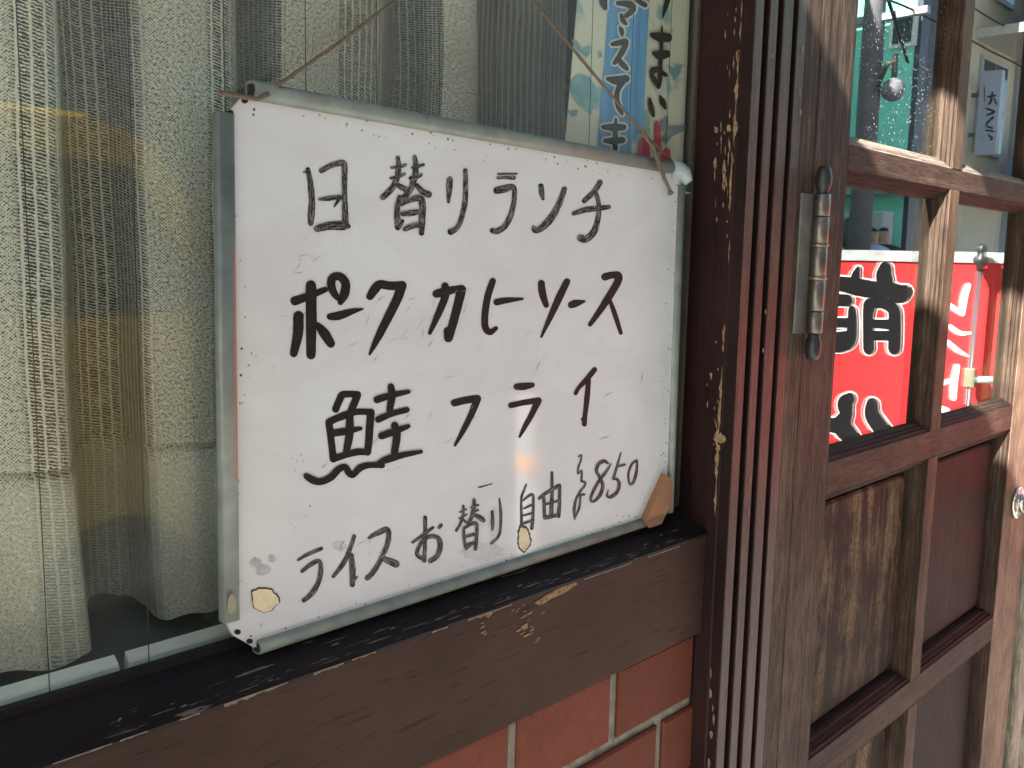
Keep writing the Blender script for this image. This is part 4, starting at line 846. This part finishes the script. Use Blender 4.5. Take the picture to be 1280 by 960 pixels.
def windows(parent, x0, x1, y, zs_, n_, w, h, frame, pane):
    for z in zs_:
        for i in range(n_):
            cx = x0 + (x1 - x0) * (i + .5) / n_
            f = box('window', cx - w / 2, cx + w / 2, y, y + 0.06, z, z + h, frame, parent)
            box('pane', cx - w / 2 + .06, cx - .02, y + 0.055, y + 0.066, z + .06, z + h - .06, pane, f); box('pane', cx + .02, cx + w / 2 - .06, y + 0.055, y + 0.066, z + .06, z + h - .06, pane, f)
fw = plain('window_frame', (0.35, 0.36, 0.37), 0.5); pn = NT('far_pane').set((0.03, 0.04, 0.05), 0.08); wf2 = plain('white_frame', (0.7, 0.72, 0.72), 0.5)
b1 = empty('grey_office_building', (0, -9, 0), 'grey rendered building across the street with rows of sliding windows', 'building')
box('wall', -14, 10.4, -11, -5.6, -0.2, 6.5, plain('render_grey', (0.40, 0.41, 0.38), 0.85, 0.1, 3), b1)
windows(b1, -14, 10, -5.601, (1.0, 4.0), 9, 1.5, 1.4, fw, pn)
box('roof_edge', -14.1, 10.5, -11.1, -5.5, 6.5, 6.75, fw, b1)
teal = plain('teal_render', (0.24, 0.74, 0.60), 0.8, 0.06, 2)
b2 = empty('teal_building', (15, -7, 0), 'bright teal rendered building across the street beside the utility pole', 'building')
box('wall', 13.3, 15.2, -13, -5.0, -0.2, 9.5, teal, b2)
box('street_facade', 13.32, 15.2, -4.998, -4.93, -0.2, 9.3, plain('navy_tile', (0.045, 0.06, 0.085), 0.4, 0.2, 6), b2)
cz = mirror(1132, 35, (13.3, 0, 0), (1, 0, 0), -0.0385)
f = box('window', 13.22, 13.30, cz.y - .18, cz.y + .18, cz.z - .26, cz.z + .26, wf2, b2); box('pane', 13.205, 13.22, cz.y - .13, cz.y + .13, cz.z - .21, cz.z + .21, pn, f)
lz = mirror(1110, 20, (13.3, 0, 0), (1, 0, 0), -0.0385).z
box('ledge', 13.22, 13.3, -13, -5.0, lz - .04, lz + .04, plain('teal_dark', (0.05, 0.28, 0.23), 0.8), b2)
box('canopy', 12.9, 13.3, -8, -4.6, 2.35, 2.55, plain('grey_canopy', (0.25, 0.30, 0.30), 0.6), b2)
# air conditioner outside unit and shop clutter at street level
for i, (px, py, sz, cc, nm, lab) in enumerate(((1068, 292, .55, (0.45, 0.46, 0.44), 'air_conditioner', 'grey outdoor air conditioner unit against the teal building'),)):
    p = mirror(px, py, (12.6, 0, 0), (1, 0, 0), -0.0385); e = empty(nm, (12.6, p.y, p.z - .4), lab, 'air conditioner')
    box('casing', 12.6, 12.95, p.y - .4, p.y + .4, p.z - .3, p.z + .3, plain('ac_grey', cc, .6), e, bev=.02)
    tube('fan_grille', [(12.6, p.y, p.z), (12.58, p.y, p.z)], [.25, .24], plain('ac_dark', (.08, .08, .08), .6), e, 24)
    box('stand', 12.65, 12.9, p.y - .35, p.y + .35, -0.1, p.z - .3, M['steel'], e)
b3 = empty('beige_apartment_building', (18, -8, 0), 'beige apartment block across the street with balconies and blue awning', 'building')
box('wall', 15.3, 23, -13, -5.0, -0.2, 9.8, plain('beige_render', (0.52, 0.47, 0.36), 0.85, 0.08, 3), b3)
for z in (2.5, 4.9):
    box('balcony', 15.6, 22.5, -5.0, -4.2, z, z + .14, plain('slab', (0.42, 0.40, 0.35), .8), b3)
    box('balcony_rail', 15.6, 22.5, -4.25, -4.20, z + .14, z + 1.0, plain('rail_panel', (0.50, 0.52, 0.45), .6), b3)
box('blue_awning', 15.5, 18.2, -4.999, -4.3, 6.1, 6.5, plain('blue_cloth', (0.06, 0.16, 0.42), .7), b3)
box('downpipe', 17.6, 17.75, -5.0, -4.85, 0, 9.5, plain('pale_blue_pipe', (0.35, 0.47, 0.62), .5), b3)
windows(b3, 15.6, 22.5, -5.001, (3.2, 5.6), 4, 1.2, 1.5, fw, pn)
# projecting vertical sign with brush lettering
XS = 15.6
c4 = [mirror(x, y, (XS, 0, 0), (1, 0, 0), -0.0385) for x, y in ((1226, 90), (1249, 92), (1244, 193), (1222, 190))]
ya, yb_ = min(p.y for p in c4), max(p.y for p in c4); za, zb_ = min(p.z for p in c4), max(p.z for p in c4)
vs_ = empty('vertical_sign', (XS, ya, za), 'white vertical shop sign with black brush lettering projecting from beige building', 'sign')
box('sign_panel', XS, XS + .12, ya, yb_, za, zb_, plain('sign_white', (0.30, 0.34, 0.40), .5, .03), vs_, bev=.01)
box('bracket', XS + .03, XS + .09, -5.05, ya + .01, za + .3, za + .36, M['steel'], vs_); box('bracket', XS + .03, XS + .09, -5.05, ya + .01, zb_ - .36, zb_ - .3, M['steel'], vs_)
mv = lambda x, y, l: mirror(x, y, (XS - .013 - l, 0, 0), (1, 0, 0), -0.0385)
V_ = (1190, 0, .27108)
strokes_mesh('sign_lettering', conv([[(170, 445, 8), (200, 440, 8)], [(188, 425, 8), (180, 470, 8), (170, 480, 6)], [(195, 455, 7), (205, 480, 7)], [(160, 500, 7), (195, 515, 9), (165, 530, 8)], [(190, 540, 9), (160, 575, 8), (185, 590, 8)], [(160, 600, 7), (190, 605, 8)], [(170, 625, 8), (185, 635, 8), (178, 645, 7)], [(152, 400, 4), (152, 470, 4)]], *V_), mv, bk, vs_)
# utility pole with lamp and wires
pp = mirror(1088, 100, (0, -4.75, 0), (0, 1, 0), -0.0385)
up = empty('utility_pole', (pp.x, -4.75, 0), 'grey concrete utility pole with crossarms in front of the teal building', 'utility pole')
conc = plain('pole_concrete', (0.17, 0.17, 0.18), .8, .15, 4)
tube('shaft', [(pp.x, -4.75, 0), (pp.x, -4.75, 9.5)], [.15, .11], conc, up, 20)
for z in (5.0, 4.3, 8.2): box('crossarm', pp.x - .05, pp.x + .05, -5.3, -4.1, z, z + .08, fw, up)
lp_ = mirror(1117, 112, (0, -4.45, 0), (0, 1, 0), -0.0385)
sl_ = empty('street_lamp', (lp_.x, lp_.y, lp_.z), 'round white globe street lamp hanging from the utility pole bracket', 'street lamp')
bm = bmesh.new(); bmesh.ops.create_uvsphere(bm, u_segments=20, v_segments=12, radius=.14, matrix=Matrix.Translation(lp_)); from_bm('globe', bm, plain('globe', (.22, .22, .24), .3), sl_, True)
tube('stem', [lp_ + Vector((0, 0, .12)), lp_ + Vector((0, 0, .42))], .035, M['finial'], sl_)
tube('bracket', [(pp.x, -4.7, lp_.z - .05), lp_ + Vector((-.1, -.05, .30)), lp_ + Vector((0, 0, .32))], .03, plain('bracket_brown', (.13, .09, .06), .7), sl_)
for i, (z, dz, lab) in enumerate(((8.25, .3, 'black overhead cable on the topmost crossarm of the utility pole'), (5.05, .6, 'black overhead cable on the middle crossarm of the utility pole'), (4.35, .5, 'black overhead cable on the lowest crossarm of the utility pole'))):
    y0 = -5.1 + .42 * i
    pts = [(x, y0 + (x - pp.x) * .02, z + dz * (x - pp.x) / 20 - .25 * math.sin(math.pi * max(0, min(1, (x - pp.x) / 20)))) for x in [pp.x - 22 + 2.0 * k for k in range(22)]]
    tag(tube('overhead_cable', pts, .012, M['hole'], None, 6), lab, 'cable', 'cables along the street')
w_a, w_b = mirror(1112, 2, (0, -3.6, 0), (0, 1, 0), -0.0385), mirror(1136, 78, (0, -4.2, 0), (0, 1, 0), -0.0385)
tag(tube('stay_cable', [w_a + (w_a - w_b) * .6, w_b], .018, M['hole'], None, 6), 'thick dark stay cable slanting down before the teal building', 'cable')

# yellow van parked across the road
van = empty('yellow_van', (0.2, -3.2, -0.12), 'small yellow delivery van parked across the road from the window', 'van')
yel = plain('van_yellow', (0.62, 0.40, 0.05), .3, .04, 3)
bm = bmesh.new()
prism_bm(bm, [(x, -3.95, z) for x, z in ((-1.5, .12), (1.75, .12), (1.86, .5), (1.84, .95), (1.72, 1.08), (1.38, 1.66), (1.15, 1.74), (-1.4, 1.76), (-1.52, 1.6), (-1.56, .5))], (0, 1.40, 0))
bmesh.ops.bevel(bm, geom=bm.edges[:], offset=.05, segments=3, affect='EDGES', profile=.6); from_bm('body', bm, yel, van)
dk = NT('van_glass').set((.02, .025, .03), .06)
for a in ([(1.30, 1.10), (1.58, 1.10), (1.28, 1.58), (1.0, 1.60), (.72, 1.60), (.72, 1.10)], [(-.55, 1.10), (.62, 1.10), (.62, 1.60), (-.55, 1.60)], [(-1.42, 1.10), (-.65, 1.10), (-.65, 1.60), (-1.38, 1.60)]):
    prism('side_window', [(x, -2.56, z) for x, z in a], (0, .018, 0), dk, van)
prism('windscreen', [(1.73, -3.85, 1.10), (1.73, -2.65, 1.10), (1.43, -2.72, 1.62), (1.43, -3.78, 1.62)], (.012, 0, .008), dk, van)
tyr = plain('tyre', (.02, .02, .02), .8)
for x in (-.95, 1.2):
    for y in (-3.93, -2.60):
        w_ = tube('wheel', [(x, y - .09, .155), (x, y - .07, .155), (x, y + .07, .155), (x, y + .09, .155)], [.25, .275, .275, .25], tyr, van, 28)
        tube('rim', [(x, y - .093, .155), (x, y + .093, .155)], [.17, .17], M['steel'], w_, 20)
for y in (-3.75, -2.75): tube('headlight', [(1.80, y, .72), (1.865, y, .72)], .10, M['tile'], van, 20)
box('indicator', 1.02, 1.46, -2.60, -2.535, .25, .36, plain('amber', (.85, .28, .02), .3), van, bev=.01)
box('door_handle', .60, .74, -2.552, -2.53, .98, 1.01, M['finial'], van); box('bumper', 1.78, 1.91, -3.9, -2.6, .18, .40, M['finial'], van, bev=.02)

# kerb bollard: its glint shows on the enamel board
def bmir(x, y, Y): h = bp(x, y); rr = ray(x, y); rr = rr - 2 * rr.dot(BN) * BN; return h + rr * ((Y - h.y) / rr.y)
g0, g1, gb0, gb1 = bmir(663, 640, -1.42), bmir(663, 490, -1.42), bmir(663, 590, -1.42), bmir(663, 566, -1.42)
bo = empty('kerb_bollard', (g0.x, -1.42, 0), 'white kerb bollard with orange reflective band at the pavement edge', 'bollard')
lathe('post', g0.x, -1.42, ((0.0, .05), (.02, .045), (g1.z - .03, .042), (g1.z - .008, .034), (g1.z, .012)), plain('bollard_white', (.36, .36, .35), .5, .04), bo)
lathe('band', g0.x, -1.42, ((gb0.z, .0432), (gb0.z + .002, .0445), (gb1.z - .002, .0445), (gb1.z, .0432)), plain('bollard_orange', (.95, .34, .03), .4, .05), bo)
# people down the street
def person(x, y, h, label, top, legs, hair, ang):
    e = empty('person', (x, y, 0.0), label, 'person', 'people walking down the street')
    k = h / 1.75; vz = [(0, 0, .95, .15), (0, 0, 1.12, .14), (0, 0, 1.30, .17), (0, 0, 1.43, .13), (0, 0, 1.50, .055), (0, .015, 1.60, .086), (0, .01, 1.71, .060),
        (.10, 0, .90, .10), (.11, .04, .50, .065), (.11, -.03, .08, .05), (.11, .10, .03, .04), (-.10, 0, .90, .10), (-.11, -.06, .50, .065), (-.11, -.14, .09, .05), (-.11, -.02, .03, .04),
        (.20, 0, 1.40, .06), (.26, -.02, 1.14, .045), (.25, .10, .92, .035), (.25, .14, .84, .03), (-.20, 0, 1.40, .06), (-.26, .0, 1.14, .045), (-.25, .08, .92, .035), (-.25, .12, .84, .03)]
    ed = [(0, 1), (1, 2), (2, 3), (3, 4), (4, 5), (5, 6), (0, 7), (7, 8), (8, 9), (9, 10), (0, 11), (11, 12), (12, 13), (13, 14), (3, 15), (15, 16), (16, 17), (17, 18), (3, 19), (19, 20), (20, 21), (21, 22)]
    me_ = bpy.data.meshes.new('skeleton'); me_.from_pydata([(a * k, b * k, c * k) for a, b, c, r in vz], [], ed)
    o = bpy.data.objects.new('skeleton', me_); COL.objects.link(o); sm = o.modifiers.new('s', 'SKIN'); o.modifiers.new('d', 'SUBSURF').levels = 2
    for i, sv_ in enumerate(me_.skin_vertices[0].data): sv_.radius = (vz[i][3] * k, vz[i][3] * k * (.72 if i < 4 else 1)); sv_.use_root = i == 0
    dg = bpy.context.evaluated_depsgraph_get(); nm = bpy.data.meshes.new_from_object(o.evaluated_get(dg)); bpy.data.objects.remove(o)
    b = bpy.data.objects.new('body', nm); COL.objects.link(b); nm.materials.clear()
    skin = plain('skin', (.45, .28, .20), .6)
    for m_ in (skin, top, legs, hair): nm.materials.append(m_)
    for p in nm.polygons:
        c = p.center / k; p.use_smooth = True
        p.material_index = 3 if (c.z > 1.655 or (c.z > 1.56 and c.y < 0.01)) else 0 if (c.z > 1.49 or (abs(c.x) > .2 and c.z < .92)) else 1 if c.z > .93 else 2
    b.parent = e; e.rotation_euler = (0, 0, ang); return e
hp = mirror(1093, 268, (0, -4.9, 0), (0, 1, 0), -0.0385); hq = mirror(1107, 266, (0, -4.9, 0), (0, 1, 0), -0.0385)
blk = plain('dark_suit', (.02, .02, .024), .7); sh = plain('pale_shirt', (.50, .60, .78), .7); hr = plain('black_hair', (.012, .011, .01), .5)
person(hp.x, -4.9, 1.90, 'person in a pale blue shirt walking down the street', sh, blk, hr, 1.2)
person(hq.x, -4.9, 1.92, 'person in a dark suit walking down the street', blk, blk, hr, 1.2)
